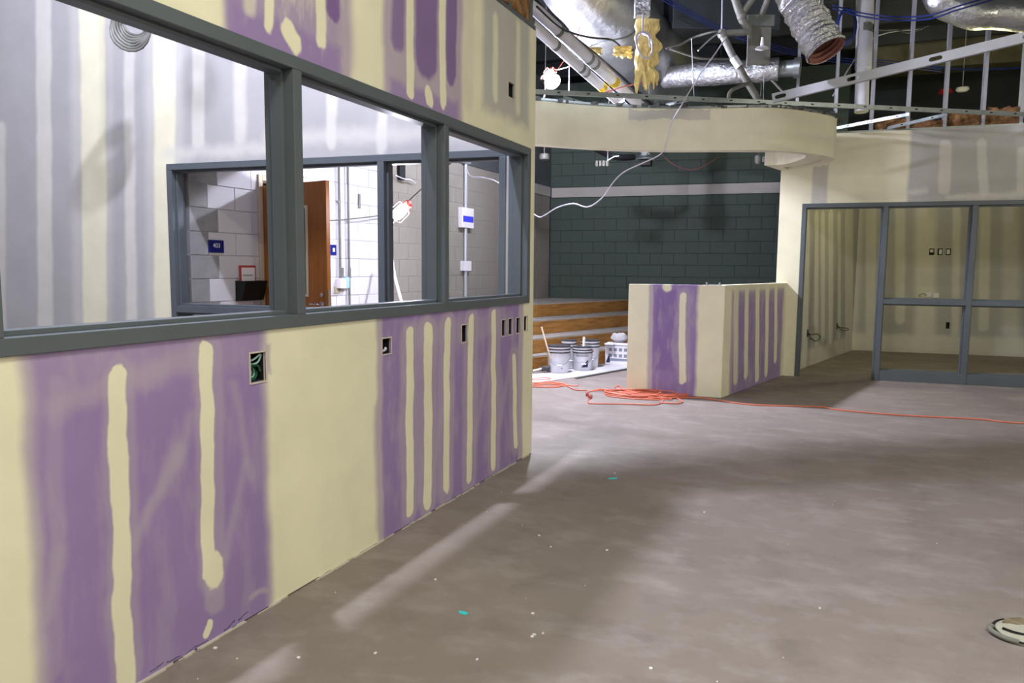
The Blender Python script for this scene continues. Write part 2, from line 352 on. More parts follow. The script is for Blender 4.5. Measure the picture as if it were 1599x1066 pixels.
# wall A: the long purple board partition with the office window
A_BOX = [(2.105, 2.185, .902, 1.012), (2.975, 3.05, .919, .994), (3.79, 3.858, .905, 1.004), (4.345, 4.405, .897, 1.0), (4.452, 4.517, .898, 1.002), (4.58, 4.645, .898, 1.0), (4.712, 4.772, .904, 1.003), (4.42, 4.512, 2.428, 2.52)]
A_WIN = (1.17, 4.79, 1.095, 2.155)
def ops_A():
    o = []
    B = lambda x0, x1, z0, z1, soft, c, al=1: o.append(('b', x0, x1, z0, z1, soft, c, al))
    T = lambda x0, z0, x1, z1, hw, soft, c, al=1: o.append(('s', x0, z0, x1, z1, hw, soft, c, al))
    # lower board, near
    B(1.258, 2.193, -.2, 1.2, .022, HAZ, .9)
    B(1.292, 2.166, -.2, 1.2, .022, PUR)
    B(1.292, 2.166, .96, 1.2, .03, HAZ, .25)
    o.append(('n', 1.292, 2.166, 0, 1.1, .03, HAZ, .32, .46))
    T(1.358,1.003,1.313,0.176,0.02325, .012, HAZ, .35)
    T(1.341, 0.933, 1.837, 1.023, .035, .03, HAZ, .55)
    T(1.77, 0.728, 1.58, 0.461, .022, .02, HAZ, .6)
    T(1.828, 0.826, 1.701, 0.615, .022, .03, HAZ, .4)
    T(2.074, 0.611, 1.957, 0.282, .016, .02, HAZ, .45)
    T(2.021, 0.909, 2.095, 0.557, .018, .02, HAZ, .45)
    T(1.346, 0.524, 1.3, 0.354, .02, .02, HAZ, .5)
    T(1.558,0.9945,1.539,0.0585,0.0575, .014, HAZ, .5)
    T(1.909,1.048,1.893,0.2345,0.064, .014, HAZ, .5)
    T(1.897,0.221,1.9,0.1365,0.04375, .012, HAZ, .7)
    T(1.552,0.9915,1.534,-0.003,0.03225, .005, CRM)
    T(1.9,1.046,1.877,0.253,0.02975, .005, CRM)
    T(1.9,0.2795,1.901,0.2315,0.0425, .006, CRM)
    T(1.874,0.062,1.857,0.0505,0.0165, .004, CRM)
    T(2.078, 0.086, 2.16, 0.073, .014, .01, HAZ, .8)
    B(2.188, 2.216, .92, 1.03, .01, HAZ, .7)
    for px in (1.625, 1.693, 1.756, 1.809, 1.941, 2.01):
        T(px, .018, px + .05, .022, .003, .002, INK, .7)
    o.append('cut')
    # lower board, far
    B(2.923, 4.702, -.2, 1.2, .02, HAZ, .9)
    B(2.971, 4.623, -.2, 1.2, .016, PUR)
    B(3.161, 4.525, .90, 1.06, .04, HAZ, .45)
    o.append(('n', 2.971, 4.623, 0, 1.1, .03, HAZ, .5, .46))
    T(2.923,0.6575,2.925,0.09,0.02175, .02, HAZ, .5)
    for q in ((3.222,0.97,3.218,0.0985,0.08975,), (3.408,0.9885,3.396,0.0815,0.09775,), (3.618,1.008,3.596,0.0795,0.09975,), (3.916,1.026,3.901,0.0745,0.0945,), (4.236,1.047,4.24,0.071,0.09125,), (4.555,0.7255,4.579,0.146,0.09275,)):
        T(*q, .022, HAZ, .62)
    T(3.557, 0.547, 3.429, 0.144, .03, .03, HAZ, .5)
    T(4.127, 0.692, 3.97, 0.317, .03, .03, HAZ, .5)
    T(4.48, 0.691, 4.323, 0.329, .03, .03, HAZ, .5)
    T(3.229,0.9995,3.212,0.0835,0.03575, .006, CRM)
    T(3.409,1.002,3.394,0.064,0.04225, .006, CRM)
    T(3.62,1.026,3.605,0.088,0.037, .006, CRM)
    T(3.91,1.034,3.9,0.075,0.03375, .006, CRM)
    T(4.22,1.048,4.234,0.0595,0.0335, .006, CRM)
    T(4.553,0.7345,4.588,0.135,0.033, .006, CRM)
    o.append('cut')
    # upper boards
    B(1.539, 1.73, 2.1, 3.6, .02, PUR, .8)
    B(2.025, 2.756, 2.12, 3.6, .03, HAZ, .95)
    B(2.048, 2.675, 2.12, 3.6, .05, PUR, .45)
    B(2.059, 2.681, 2.12, 2.26, .03, PUR, .9)
    o.append(('n', 2.048, 2.743, 2.2, 3.3, .03, CRM, .5, .5))
    T(2.106,2.343,2.109,2.191,0.07625, .02, PUR, .55)
    T(2.646,2.527,2.643,2.392,0.04325, .012, DPU, .9)
    T(2.253,2.393,2.248,2.236,0.02725, .008, CRM)
    T(2.357,2.234,2.397,2.197,0.039, .008, CRM)
    T(2.151,2.359,2.147,2.269,0.02875, .015, CRM, .6)
    T(2.563,2.499,2.557,2.255,0.031, .008, CRM)
    B(3.004, 3.793, 2.12, 3.6, .03, HAZ, .95)
    B(3.058, 3.748, 2.12, 2.24, .03, PUR, .8)
    T(3.145,2.698,3.13,2.422,0.0565, .02, DPU, .75)
    T(3.411,2.788,3.402,2.401,0.106, .02, DPU, .85)
    T(3.667,2.876,3.671,2.381,0.0595, .012, DPU, .85)
    T(3.248,2.733,3.24,2.207,0.03425, .006, CRM)
    T(3.415,2.234,3.428,2.189,0.03575, .006, CRM)
    T(3.564,2.841,3.571,2.224,0.0345, .006, CRM)
    B(4.053, 4.758, 2.28, 3.6, .05, GRY, .8)
    T(4.226,2.843,4.233,2.389,0.0365, .02, CRM, .8)
    T(4.567,2.904,4.579,2.38,0.03125, .03, CRM, .8)
    # shade of thin coats in the cream joint bands
    T(2.741,2.533,2.75,2.216,0.0405, .03, HAZ, .35)
    T(3.854,2.905,3.858,2.311,0.0785, .03, HAZ, .2)
    return o
opsA = ops_A(); c1 = opsA.index('cut'); c2 = opsA.index('cut', c1 + 1)
MA = [drywall('purple_board_near', CRM, opsA[:c1]), drywall('purple_board_far', CRM, opsA[c1 + 1:c2]), drywall('purple_board_upper', CRM, opsA[c2 + 1:])]
CUT = (A_WIN[2], 2.6)
mw = slab(MB(), -5.7, 4.88, 0.006, 2.955, .125, [A_WIN] + A_BOX + [(2.6, 2.6, 1.0, 1.0)]).mesh('wall_left')
for m_ in MA: mw.materials.append(m_)
for pg in mw.polygons:
    c_ = pg.center
    pg.material_index = 2 if c_.z > 1.09 else (0 if c_.x < 2.6 else 1)
wallA = struct(link('wall_left', mw, None, **PL('A')), 'purple gypsum board partition streaked with cream joint compound')
mbx = MB()
for i in range(90):                                            # torn board edge and grit along the foot of the wall
    s = random.uniform(1.3, 4.86); l_ = random.uniform(.02, .10)
    mbx.box(s, s + l_, -random.uniform(.003, .012), .0, 0, random.uniform(.002, .007))
o_ = mbx.build('joint_compound_crumb', M_BOARD, wallA); o_['kind'] = 'stuff'
slab(MB(), -5.7, 4.88, 2.955, 2.99, .115, y0=.005).build('top_track', M_GALV, wallA)
for i, s in enumerate((4.10, 4.45, 4.80)):
    MB().box(s, s + .04, .012, .11, 2.99, 5.1).build('stud', M_GALV, wallA)

def member(mb, x0, x1, z0, z1, d0, d1, stops):
    """hollow metal frame member: box with a stop rib on each listed side (l r t b)"""
    mb.box(x0, x1, d0, d1, z0, z1); m0 = d0 + (d1 - d0) * .30; m1 = d0 + (d1 - d0) * .72; e = .016
    if 'r' in stops: mb.box(x1 - .001, x1 + e, m0, m1, z0, z1)
    if 'l' in stops: mb.box(x0 - e, x0 + .001, m0, m1, z0, z1)
    if 't' in stops: mb.box(x0, x1, m0, m1, z1 - .001, z1 + e)
    if 'b' in stops: mb.box(x0, x1, m0, m1, z0 - e, z0 + .001)
    return mb
def member_obj(name, parent, *a): return member(MB(), *a).build(name, M_FRAME, parent, bevel=.0025)

win = struct(empty('window_1', PL('A')['loc'], PL('A')['rz']), 'grey hollow metal window frame in the purple wall')
f0, f1 = -.010, .138
member_obj('head', win, 1.17, 4.79, 2.105, 2.155, f0, f1, 'b')
member_obj('sill', win, 1.17, 4.79, 1.095, 1.145, f0, f1, 't')
member_obj('jamb', win, 1.17, 1.22, 1.145, 2.105, f0, f1, 'r')
member_obj('jamb', win, 4.74, 4.79, 1.145, 2.105, f0, f1, 'l')
for s in (2.365, 3.573): member_obj('mullion', win, s, s + .05, 1.145, 2.105, f0, f1, 'lr')

# wall B: grey board wall across the office, with its own frame
BJ0, BJ1 = -3.123, -0.177
BM = -1.182
def ops_B():
    o = []
    T = lambda x0, z0, x1, z1, hw, soft, c, al=1: o.append(('s', x0, z0, x1, z1, hw, soft, c, al))
    T(-4.365,3.737,-4.622,-0.349,0.087, .025, MUD, .9)
    T(-3.846,3.681,-4.057,-0.3,0.226, .05, MUD, .45)
    T(-3.83,3.679,-4.018,-0.2965,0.136, .025, CRM, .95)
    T(-3.464,3.186,-3.609,-0.2615,0.055, .025, MUD, .85)
    T(-3.091,3.599,-3.247,-0.2295,0.1927, .05, MUD, .45)
    T(-3.084,3.598,-3.248,-0.23,0.1078, .025, CRM, .95)
    T(-2.755,3.562,-2.796,2.322,0.061, .02, MUD, .85)
    T(-2.36,3.519,-2.393,2.338,0.05675, .03, MUD, .7)
    T(-1.554,2.745,-1.574,2.254,0.04375, .02, MUD, .8)
    T(-1.138,2.624,-1.152,2.212,0.042, .02, MUD, .75)
    T(-3.108, 2.243, -2.128, 2.244, .05, .05, MUD, .7)
    T(-2.125, 2.326, -0.18, 2.281, .05, .06, MUD, .6)
    T(-4.953,2.539,-5.184,-0.3975,0.0565, .03, MUD, .7)
    return o
MBm = drywall('grey_board_wall', GRY, ops_B())
slabB = struct(slab(MB(), -7.6, -.128, 0, 4.6, .125, [(BJ0, BJ1, -1, 2.16)]).build('wall_office', MBm, **PL('B')), 'grey gypsum board wall with pale taped joints behind the window')
def storefront(name, plane, x0, x1, mull, rails, base, lbl, depth=(-.010, .138), doors=()):
    w_ = struct(empty(name, PL(plane)['loc'], PL(plane)['rz']), lbl)
    member_obj('head', w_, x0, x1, 2.11, 2.16, depth[0], depth[1], 'b')
    member_obj('jamb', w_, x0, x0 + .05, 0, 2.11, depth[0], depth[1], 'r')
    member_obj('jamb', w_, x1 - .05, x1, 0, 2.11, depth[0], depth[1], 'l')
    xs = [x0 + .05] + [v for m in mull for v in (m, m + .055)] + [x1 - .05]
    for m in mull: member_obj('mullion', w_, m, m + .055, 0, 2.11, depth[0], depth[1], 'lr')
    for i in range(0, len(xs), 2):
        if i // 2 in doors: continue
        member_obj('base_rail', w_, xs[i], xs[i + 1], 0, base, depth[0] + .003, depth[1] - .003, 't')
        for (a, b) in rails: member_obj('mid_rail', w_, xs[i], xs[i + 1], a, b, depth[0] + .002, depth[1] - .002, 'tb')
    return w_
storefront('window_2', 'B', BJ0, BJ1, [BM], [(.945, 1.0)], .11, 'grey hollow metal glazing frame in the office rear wall')

# wall W: long block wall of the corridor, door in it
BLH, BLL, JT = .203, .406, .005
def block_mesh(l, h, t=.05, c=.0025):
    mb = MB()                                                    # block face with a small arris all round
    mb.add([(0, 0, 0), (l, 0, 0), (l, 0, h), (0, 0, h), (c, -c, c), (l - c, -c, c), (l - c, -c, h - c), (c, -c, h - c), (0, t, 0), (l, t, 0), (l, t, h), (0, t, h)],
           [(4, 5, 6, 7), (0, 1, 5, 4), (1, 2, 6, 5), (2, 3, 7, 6), (3, 0, 4, 7), (0, 8, 9, 1), (1, 9, 10, 2), (2, 10, 11, 3), (3, 11, 8, 0)])
    return mb.mesh('block')
BCACHE = {}
def block(parent, x, z, l, h, mat, y=0):
    k = (round(l, 3), round(h, 3), mat.name)
    if k not in BCACHE:
        me = block_mesh(l, h); me.materials.append(mat); BCACHE[k] = me
    o = bpy.data.objects.new('block', BCACHE[k]); COL.objects.link(o); o.parent = parent; o.location = (x, y, z)
def block_wall(parent, x0, x1, z0, z1, matf, skip=None, off=0):
    r = 0; z = z0
    while z < z1 - .03:
        h = min(BLH, z1 - z) - JT; x = x0 - (BLL / 2 if (r + off) % 2 else 0)
        while x < x1 - .01:
            a = max(x, x0); b = min(x + BLL, x1)
            if b - a > .05 and not (skip and skip(a, b, z, z + h)):
                block(parent, a, z, b - a - JT, h, matf(a, b, z, r), random.uniform(-.0015, .0015))
            x += BLL
        z += BLH; r += 1
DY0, DZ = 5.452, 2.185
DY1 = DY0 + .95
wallW = struct(slab(MB(), 4.66, 12.72, 0, 4.6, .15, [(DY0, DY1, -1, DZ)], y0=.008).build('wall_corridor', M_JWHT, **PL('W')), 'painted concrete block wall along the corridor beyond the office')
r = 0; z = .005
while z < 2.58:                                                 # toothed grey blocks at the near end, then white, then grey tan
    xs = [4.66, 4.968] if r % 2 == 0 else [4.66, 4.857, 4.968 + .203]
    while xs[-1] < 12.69: xs.append(min(xs[-1] + BLL, 12.70))
    h = min(BLH, 2.62 - z) - JT
    for k in range(len(xs) - 1):
        a, b = xs[k], xs[k + 1]
        if b > DY0 + .02 and a < DY1 - .02 and z < DZ - .06:
            if a < DY0 - .06: b = DY0
            elif b > DY1 + .06: a = DY1
            else: continue
        if b - a > .03: block(wallW, a, z, b - a - JT, h, M_BRAW if k == 0 else (M_BWHT if (a + b) / 2 < 7.42 else M_BTAN), random.uniform(-.0015, .0015))
    z += BLH; r += 1
slab(MB(), 7.42, 12.70, 0.0, 2.62, .01, y0=.001).build('joint_bed', M_JTAN, wallW)
slab(MB(), 11.0, 12.66, 2.62, 2.785, .03, y0=-.028).build('trim_board', M_BAND, wallW)
slab(MB(), 7.42, 10.99, 2.62, 2.785, .012, y0=-.002).build('cap_course', M_BTAN, wallW)
slab(MB(), 4.67, 12.70, 2.79, 4.6, .02, y0=-.012).build('upper_panel', M_DARK, wallW)

# wall G: dark green block wall behind the stage
GX1 = 4.9
wallG = struct(slab(MB(), 0, GX1, 0, 4.6, .15, y0=.008).build('wall_stage', M_JGRN, **PL('G')), 'dark green painted concrete block wall behind the wooden stage')
block_wall(wallG, .004, GX1, .8, 2.60, lambda a, b, z, r: M_BGRN)
block_wall(wallG, .004, GX1, 2.79, 3.60, lambda a, b, z, r: M_BGRN)
tr = struct(slab(MB(), .03, GX1, 2.605, 2.775, .03, y0=-.028).build('trim_1', M_BAND, **PL('G')), 'pale horizontal band board across the dark green block wall')

# wall D: right hand drywall with the storefront frame
def ops_D():
    o = []
    T = lambda x0, z0, x1, z1, hw, soft, c, al=1: o.append(('s', x0, z0, x1, z1, hw, soft, c, al))
    B = lambda x0, x1, z0, z1, soft, c, al=1: o.append(('b', x0, x1, z0, z1, soft, c, al))
    B(1.166, 6, 2.1, 3.2, .03, GRY, .85)
    B(0.101, 0.277, 2.1, 2.62, .02, GRY, .7)
    T(1.528,2.811,1.548,2.295,0.06125, .02, MUD, .9)
    T(1.902,2.824,1.96,2.256,0.0465, .02, MUD, .9)
    T(2.311,2.707,2.34,2.276,0.0565, .02, MUD, .8)
    T(1.21, 2.273, 1.351, 2.3, .03, .03, MUD, .8)
    T(1.59, 2.205, 2.357, 2.218, .03, .03, MUD, .7)
    return o
MD = drywall('right_board_wall', CRM, ops_D())
D0 = -0.265
wallD = struct(slab(MB(), D0, 7.6, 0, 3.0, .125, [(0, 4.3, -1, 2.16)]).build('wall_right', MD, **PL('D')), 'cream and grey gypsum board wall with the storefront frame')
DM = [0.916, 1.855, 1.855*2-0.916]
storefront('window_3', 'D', 0, 4.3, DM, [(.94, 1.0)], .125, 'grey hollow metal storefront frame with an open doorway', doors=(0,))
for z in (1.84, 1.0, .2): MB().box(.048, .0515, .006, .036, z, z + .11).build('hinge_pocket', M_BLACK, bpy.data.objects['window_3'])
# back room
def ops_F():
    o = []
    T = lambda x0, z0, x1, z1, hw, soft, c, al=1: o.append(('s', x0, z0, x1, z1, hw, soft, c, al))
    B = lambda x0, x1, z0, z1, soft, c, al=1: o.append(('b', x0, x1, z0, z1, soft, c, al))
    B(-.2, 7, -.2, .30, .05, MUD, .8)
    B(-.2, 0.066, -.2, 3.2, .06, MUD, .7)
    T(0.9695,2.612,1.105,-0.095,0.1487, .07, MUD, .9)
    T(0.16,2.631,0.277,0.3525,0.0775, .03, MUD, .7)
    T(0.597,2.62,0.702,0.527,0.071, .03, MUD, .75)
    T(1.407,2.601,1.525,0.344,0.05475, .03, MUD, .75)
    T(1.808,2.592,1.916,0.4615,0.07525, .03, MUD, .75)
    T(2.159,2.583,2.321,-0.038,0.109, .06, MUD, .6)
    return o
MF = drywall('back_room_wall', GRY, ops_F())
F_BOX = [(1.071, 1.145, 1.603, 1.707), (1.191, 1.264, 1.604, 1.707), (1.31, 1.383, 1.604, 1.707), (1.38, 1.435, 0.413, 0.517)]
wallF = struct(slab(MB(), -.3, 7.2, 0, 3.0, .12, F_BOX).build('wall_room_back', MF, **PL('F')), 'grey gypsum board wall at the back of the storefront room')
def ops_E():
    o = []
    T = lambda x0, z0, x1, z1, hw, soft, c, al=1: o.append(('s', x0, z0, x1, z1, hw, soft, c, al))
    B = lambda x0, x1, z0, z1, soft, c, al=1: o.append(('b', x0, x1, z0, z1, soft, c, al))
    B(-4.2, .2, -.2, .25, .05, MUD, .7)
    T(-3.099,2.033,-2.859,0.1215,0.142, .03, MUD, .9)
    T(-2.623,2.061,-2.304,0.348,0.102, .03, MUD, .8)
    T(-2.286,2.081,-1.953,0.3695,0.1075, .03, MUD, .8)
    T(-1.837,2.107,-1.474,0.3365,0.1343, .03, MUD, .8)
    T(-1.34,2.136,-0.9505,0.351,0.103, .03, MUD, .8)
    T(-0.691,2.174,-0.19,0.032,0.2725, .06, MUD, .9)
    return o
ME = drywall('room_side_wall', GRY, ops_E())
wallE = struct(slab(MB(), -3.62, 0, 0, 3.0, .12).build('wall_room_side', ME, **PL('E')), 'grey gypsum board side wall inside the storefront room')

# low wall (pony wall): front face and the return running back to wall D
def ops_P():
    o = []
    T = lambda x0, z0, x1, z1, hw, soft, c, al=1: o.append(('s', x0, z0, x1, z1, hw, soft, c, al))
    B = lambda x0, x1, z0, z1, soft, c, al=1: o.append(('b', x0, x1, z0, z1, soft, c, al))
    B(-0.774, -0.257, -.2, 1.4, .018, HAZ, .85)
    B(-0.726, -0.277, -.2, 1.4, .012, PUR)
    B(-0.705, -0.489, .26, 1.12, .03, DPU, .5)
    o.append(('n', -0.726, -0.277, 0, 1.2, .03, HAZ, .6, .48))
    T(-0.593,1.157,-0.5925,1.143,0.04675, .015, CRM)
    T(-0.411,1.073,-0.39,0.191,0.0695, .03, HAZ, .6)
    T(-0.42,1.059,-0.402,0.1495,0.035, .008, CRM)
    return o
def ops_Q():
    o = []
    T = lambda x0, z0, x1, z1, hw, soft, c, al=1: o.append(('s', x0, z0, x1, z1, hw, soft, c, al))
    B = lambda x0, x1, z0, z1, soft, c, al=1: o.append(('b', x0, x1, z0, z1, soft, c, al))
    B(-5.774, -3.963, -.2, 1.10, .03, HAZ, .9)
    B(-5.697, -4.017, -.2, 1.06, .03, PUR, .85)
    B(-5.774, -3.963, .98, 1.12, .04, HAZ, .5)
    o.append(('n', -5.697, -4.017, 0, 1.1, .03, HAZ, .7, .46))
    T(-5.655,1.101,-5.582,0.167,0.07375, .02, CRM, .85)
    T(-5.332,1.079,-5.248,0.187,0.063, .012, CRM)
    T(-4.97,1.093,-4.867,0.0995,0.0675, .012, CRM)
    T(-4.617,1.101,-4.533,0.1235,0.06025, .012, CRM)
    T(-4.299,1.095,-4.191,0.2465,0.0575, .012, CRM)
    return o
MP = drywall('low_wall_front', CRM, ops_P(), .004); MQ = drywall('low_wall_return', CRM, ops_Q(), .004)
PX0 = -0.995
struct(slab(MB(), PX0, 0, 0.004, 1.175, .125).build('wall_low', MP, **PL('P')), 'low cream and purple gypsum board wall end beside the stage')
EQ0 = -5.985
struct(slab(MB(), EQ0, -3.70, 0.004, 1.178, .125).build('wall_low_return', MQ, **PL('E')), 'return of the low wall with five cream stripes on purple board')

# curved ceiling bulkhead
ZB, ZT = 2.57, 3.0
OUT = [(-4.8, 5.9), (-4.2, 6.08), (-3.5, 6.48), (-2.86, 7.01), (-2.5, 7.36), (-2.13, 7.64), (-1.7, 7.87), (-1.25, 8.03), (-.9, 8.13), (-.65, 8.27), (-.42, 8.52), (-.25, 8.76), (-.16, 8.95), (-.13, 9.12), (-.17, 9.34), (-.30, 9.56), (-.52, 9.76), (-.75, 9.93)]
INN = [(-.90, 9.36), (-.72, 9.37), (-.58, 9.22), (-.46, 8.97), (-.42, 8.72), (-.52, 8.52), (-.78, 8.34), (-1.3, 8.14), (-1.75, 7.98), (-2.2, 7.74), (-2.57, 7.45), (-2.94, 7.10), (-3.55, 6.58), (-4.22, 6.19), (-4.8, 6.01)]
so = [tuple(p) for p in smooth_path([(a, b, 0) for a, b in OUT], 5)]; si = [tuple(p) for p in smooth_path([(a, b, 0) for a, b in INN], 5)]
GRV = [(-0.716,9.632,2.57)[:2], (-0.544,9.516,2.57)[:2], (-0.396,9.341,2.57)[:2], (-0.288,9.11,2.57)[:2], (-0.262,9.146,2.57)[:2], (-0.279,9.274,2.57)[:2], (-0.426,9.577,2.57)[:2], (-0.548,9.737,2.57)[:2], (-0.664,9.844,2.57)[:2]]
M_SOF = drywall('bulkhead_board', CRM, [('b', -2.10, -1.32, 2.885, 2.985, .008, GRY, .55)])
sof = struct(empty('ceiling_bulkhead'), 'curved cream gypsum board ceiling bulkhead over the stage opening')
plan = [p[:2] for p in so] + [p[:2] for p in si]
b_ = MB().prism([plan, GRV], ZB, ZB + .13); b_.build('soffit_panel', M_SOF, sof)
MB().prism([plan], ZB + .13, ZT).build('fascia', M_SOF, sof)
tp = [Vector((p[0], p[1], ZT + .012)) for p in so]
nrm = []
MB().tube(tp, .016, 6).build('edge_track', M_GALV, sof)
mbj = MB()
for p in tp[::1]:
    for k in range(2):
        q = p + Vector((random.uniform(-.05, .05), random.uniform(-.02, .06), random.uniform(-.005, .01)))
        mbj.box(q.x - .03, q.x + .03, q.y - .01, q.y + .02, q.z - .012, q.z + random.uniform(.0, .03))
jo = mbj.build('torn_edge', plain('torn_paper', (92, 94, 92), .9, 0, .5, 30), sof); jo['kind'] = 'stuff'

# ------------------------------------------------------------------ stage steps
def clip(poly, p, n):
    out = []
    for i in range(len(poly)):
        a, b = poly[i], poly[(i + 1) % len(poly)]
        da = (a[0] - p[0]) * n[0] + (a[1] - p[1]) * n[1]; db = (b[0] - p[0]) * n[0] + (b[1] - p[1]) * n[1]
        if da >= 0: out.append(a)
        if (da >= 0) != (db >= 0):
            t = da / (da - db); out.append((a[0] + (b[0] - a[0]) * t, a[1] + (b[1] - a[1]) * t))
    return out
stage = tag(empty('tiered_stage', (-3.5, 9.5, 0)), 'tiered wooden stage steps with brown riser boards below the green wall', 'stage')
STEP = [((-3.595,8.849,0), (-2.821,10.5,0)), ((-3.704,9.107,0.2), (-2.968,11.02,0.2)), ((-3.923,9.639,0.4), (-3.197,11.85,0.4)), ((-4.204,10.32,0.6), (-3.449,12.76,0.6))]
gd = (math.cos(TH), math.sin(TH)); gn = (math.sin(TH), -math.cos(TH)); ea = rad(77.4)
prev = None
for k, (p, q) in enumerate(STEP):
    dx, dy = q[0] - p[0], q[1] - p[1]; L = math.hypot(dx, dy); u = (dx / L, dy / L); n = (-u[1], u[0])
    poly = [(-4.89, 7.0), (2, 7.0), (2, 14), (-4.89, 14)]
    poly = clip(poly, p, n)                                     # behind this riser
    poly = clip(poly, (-4.9 + gn[0] * .02, 12.72 + gn[1] * .02), gn)
    poly = clip(poly, (PLANE['E'][0][0] - .16, PLANE['E'][0][1]), (-math.sin(ea), math.cos(ea)))
    z0, z1 = k * .2, (k + 1) * .2
    loc = [(a - (-3.5), b - 9.5) for a, b in poly]
    if len(poly) > 2:
        MB().prism([loc], z0 + (0.002 if k else 0), z1).build('tread', M_TREAD, stage)
        # riser board along the front of the tread
        ends = [v for v in poly if abs((v[0] - p[0]) * n[0] + (v[1] - p[1]) * n[1]) < 1e-4]
        ends.sort(key=lambda v: v[0] * u[0] + v[1] * u[1])
        a = ends[0]; ll = math.hypot(ends[-1][0] - a[0], ends[-1][1] - a[1])
        MB().box(0, ll, -.022, -.001, .002, .182).build('riser_board', M_RISER, stage, (a[0] + 3.5, a[1] - 9.5, z0), math.atan2(u[1], u[0]), bevel=.003)
# ------------------------------------------------------------------ helpers for site clutter
def cable(name, label, cat, pts, r, mat, group=None, n=6, seg=6, parent=None):
    o = MB().tube(smooth_path(pts, n), r, seg).build(name, mat, parent, smooth=True)
    if parent is None: tag(o, label, cat, group)
    return o
def bar_mesh(p, q, w, h, name, mat, parent=None):
    """rectangular bar from p to q, w across, h high"""
    p, q = Vector(p), Vector(q); d = q - p; L = d.length; x = d.normalized()
    y = Vector((0, 0, 1)).cross(x) if abs(x.z) < .95 else Vector((1, 0, 0)); y.normalize(); z = x.cross(y)
    o = MB().box(0, L, -w / 2, w / 2, -h / 2, h / 2).build(name, mat, parent)
    o.matrix_local = Matrix(((x.x, y.x, z.x, p.x), (x.y, y.y, z.y, p.y), (x.z, y.z, z.z, p.z), (0, 0, 0, 1))); return o
def wobble_tube(pts, r, seg, amp, freq, mat, name, parent=None, n=10, smooth=True):
    """duct with crumpled skin"""
    P = smooth_path(pts, n); mb = MB().tube(P, r, seg, caps=False)
    ctr = [c for c in P for _ in range(seg)]; v2 = []
    for p, c in zip(mb.v, ctr):
        p = Vector(p); k = noise.noise(p * freq) * amp; v2.append(tuple(p + (p - c).normalized() * k))
    mb.v = v2; return mb.build(name, mat, parent, smooth=smooth)
def batt(mat, name, u, v, org, w_, h_, th, parent=None, rag=.06, seed=1, nx=14, nz=18):
    """ragged piece of insulation: a thick sheet with lumpy faces and torn edges"""
    rn = random.Random(seed); u = Vector(u).normalized(); v = Vector(v).normalized(); n = u.cross(v); vs = []; fs = []
    for side in (0, 1):
        for k in range(nz + 1):
            for i in range(nx + 1):
                a, b = i / nx, k / nz
                ex = rag * (noise.noise(Vector((seed, b * 6, 3))) * (1 - a) + noise.noise(Vector((seed, b * 6, 9))) * a)
                ez = rag * 2 * noise.noise(Vector((a * 5, seed, 5))) * b + rag * .6 * rn.uniform(-1, 1) * (1 if k == nz else 0)
                bul = math.sin(PI * min(1, max(0, a))) ** .5 * math.sin(PI * (.08 + .84 * b)) ** .5
                lump = noise.noise(Vector((a * 4, b * 3, seed + side * 7))) * .7 + noise.noise(Vector((a * 13, b * 6, seed + side * 7))) * .45 + noise.noise(Vector((a * 29, b * 17, seed + side * 7))) * .3
                dn = (th * .5 * bul + th * .5 * lump * bul) * (1 if side else -1)
                vs.append(Vector(org) + u * (a * w_ + ex) + v * (b * h_ + ez) + n * dn)
    m = (nx + 1) * (nz + 1)
    for k in range(nz):
        for i in range(nx):
            a = k * (nx + 1) + i; q = (a, a + 1, a + nx + 2, a + nx + 1)
            fs.append(q[::-1]); fs.append(tuple(x + m for x in q))
    rim = [i for i in range(nx + 1)] + [k * (nx + 1) + nx for k in range(1, nz + 1)] + [nz * (nx + 1) + i for i in range(nx - 1, -1, -1)] + [k * (nx + 1) for k in range(nz - 1, 0, -1)]
    for a, b in zip(rim, rim[1:] + rim[:1]): fs.append((a, b, b + m, a + m))
    mb = MB(); mb.add(vs, fs); return mb.build(name, mat, parent, smooth=True)
def text_mesh(txt, size, mat, parent, loc, rot):
    cu = bpy.data.curves.new('lettering', 'FONT'); cu.body = txt; cu.size = size; cu.align_x = 'CENTER'; cu.align_y = 'CENTER'; cu.extrude = .0006
    tmp = bpy.data.objects.new('lettering', cu); COL.objects.link(tmp); bpy.context.view_layer.update()
    me = bpy.data.meshes.new_from_object(tmp.evaluated_get(bpy.context.evaluated_depsgraph_get())); bpy.data.objects.remove(tmp)
    me.materials.clear(); me.materials.append(mat); o = bpy.data.objects.new('lettering', me); COL.objects.link(o); o.parent = parent; o.location = loc; o.rotation_euler = rot
    return o

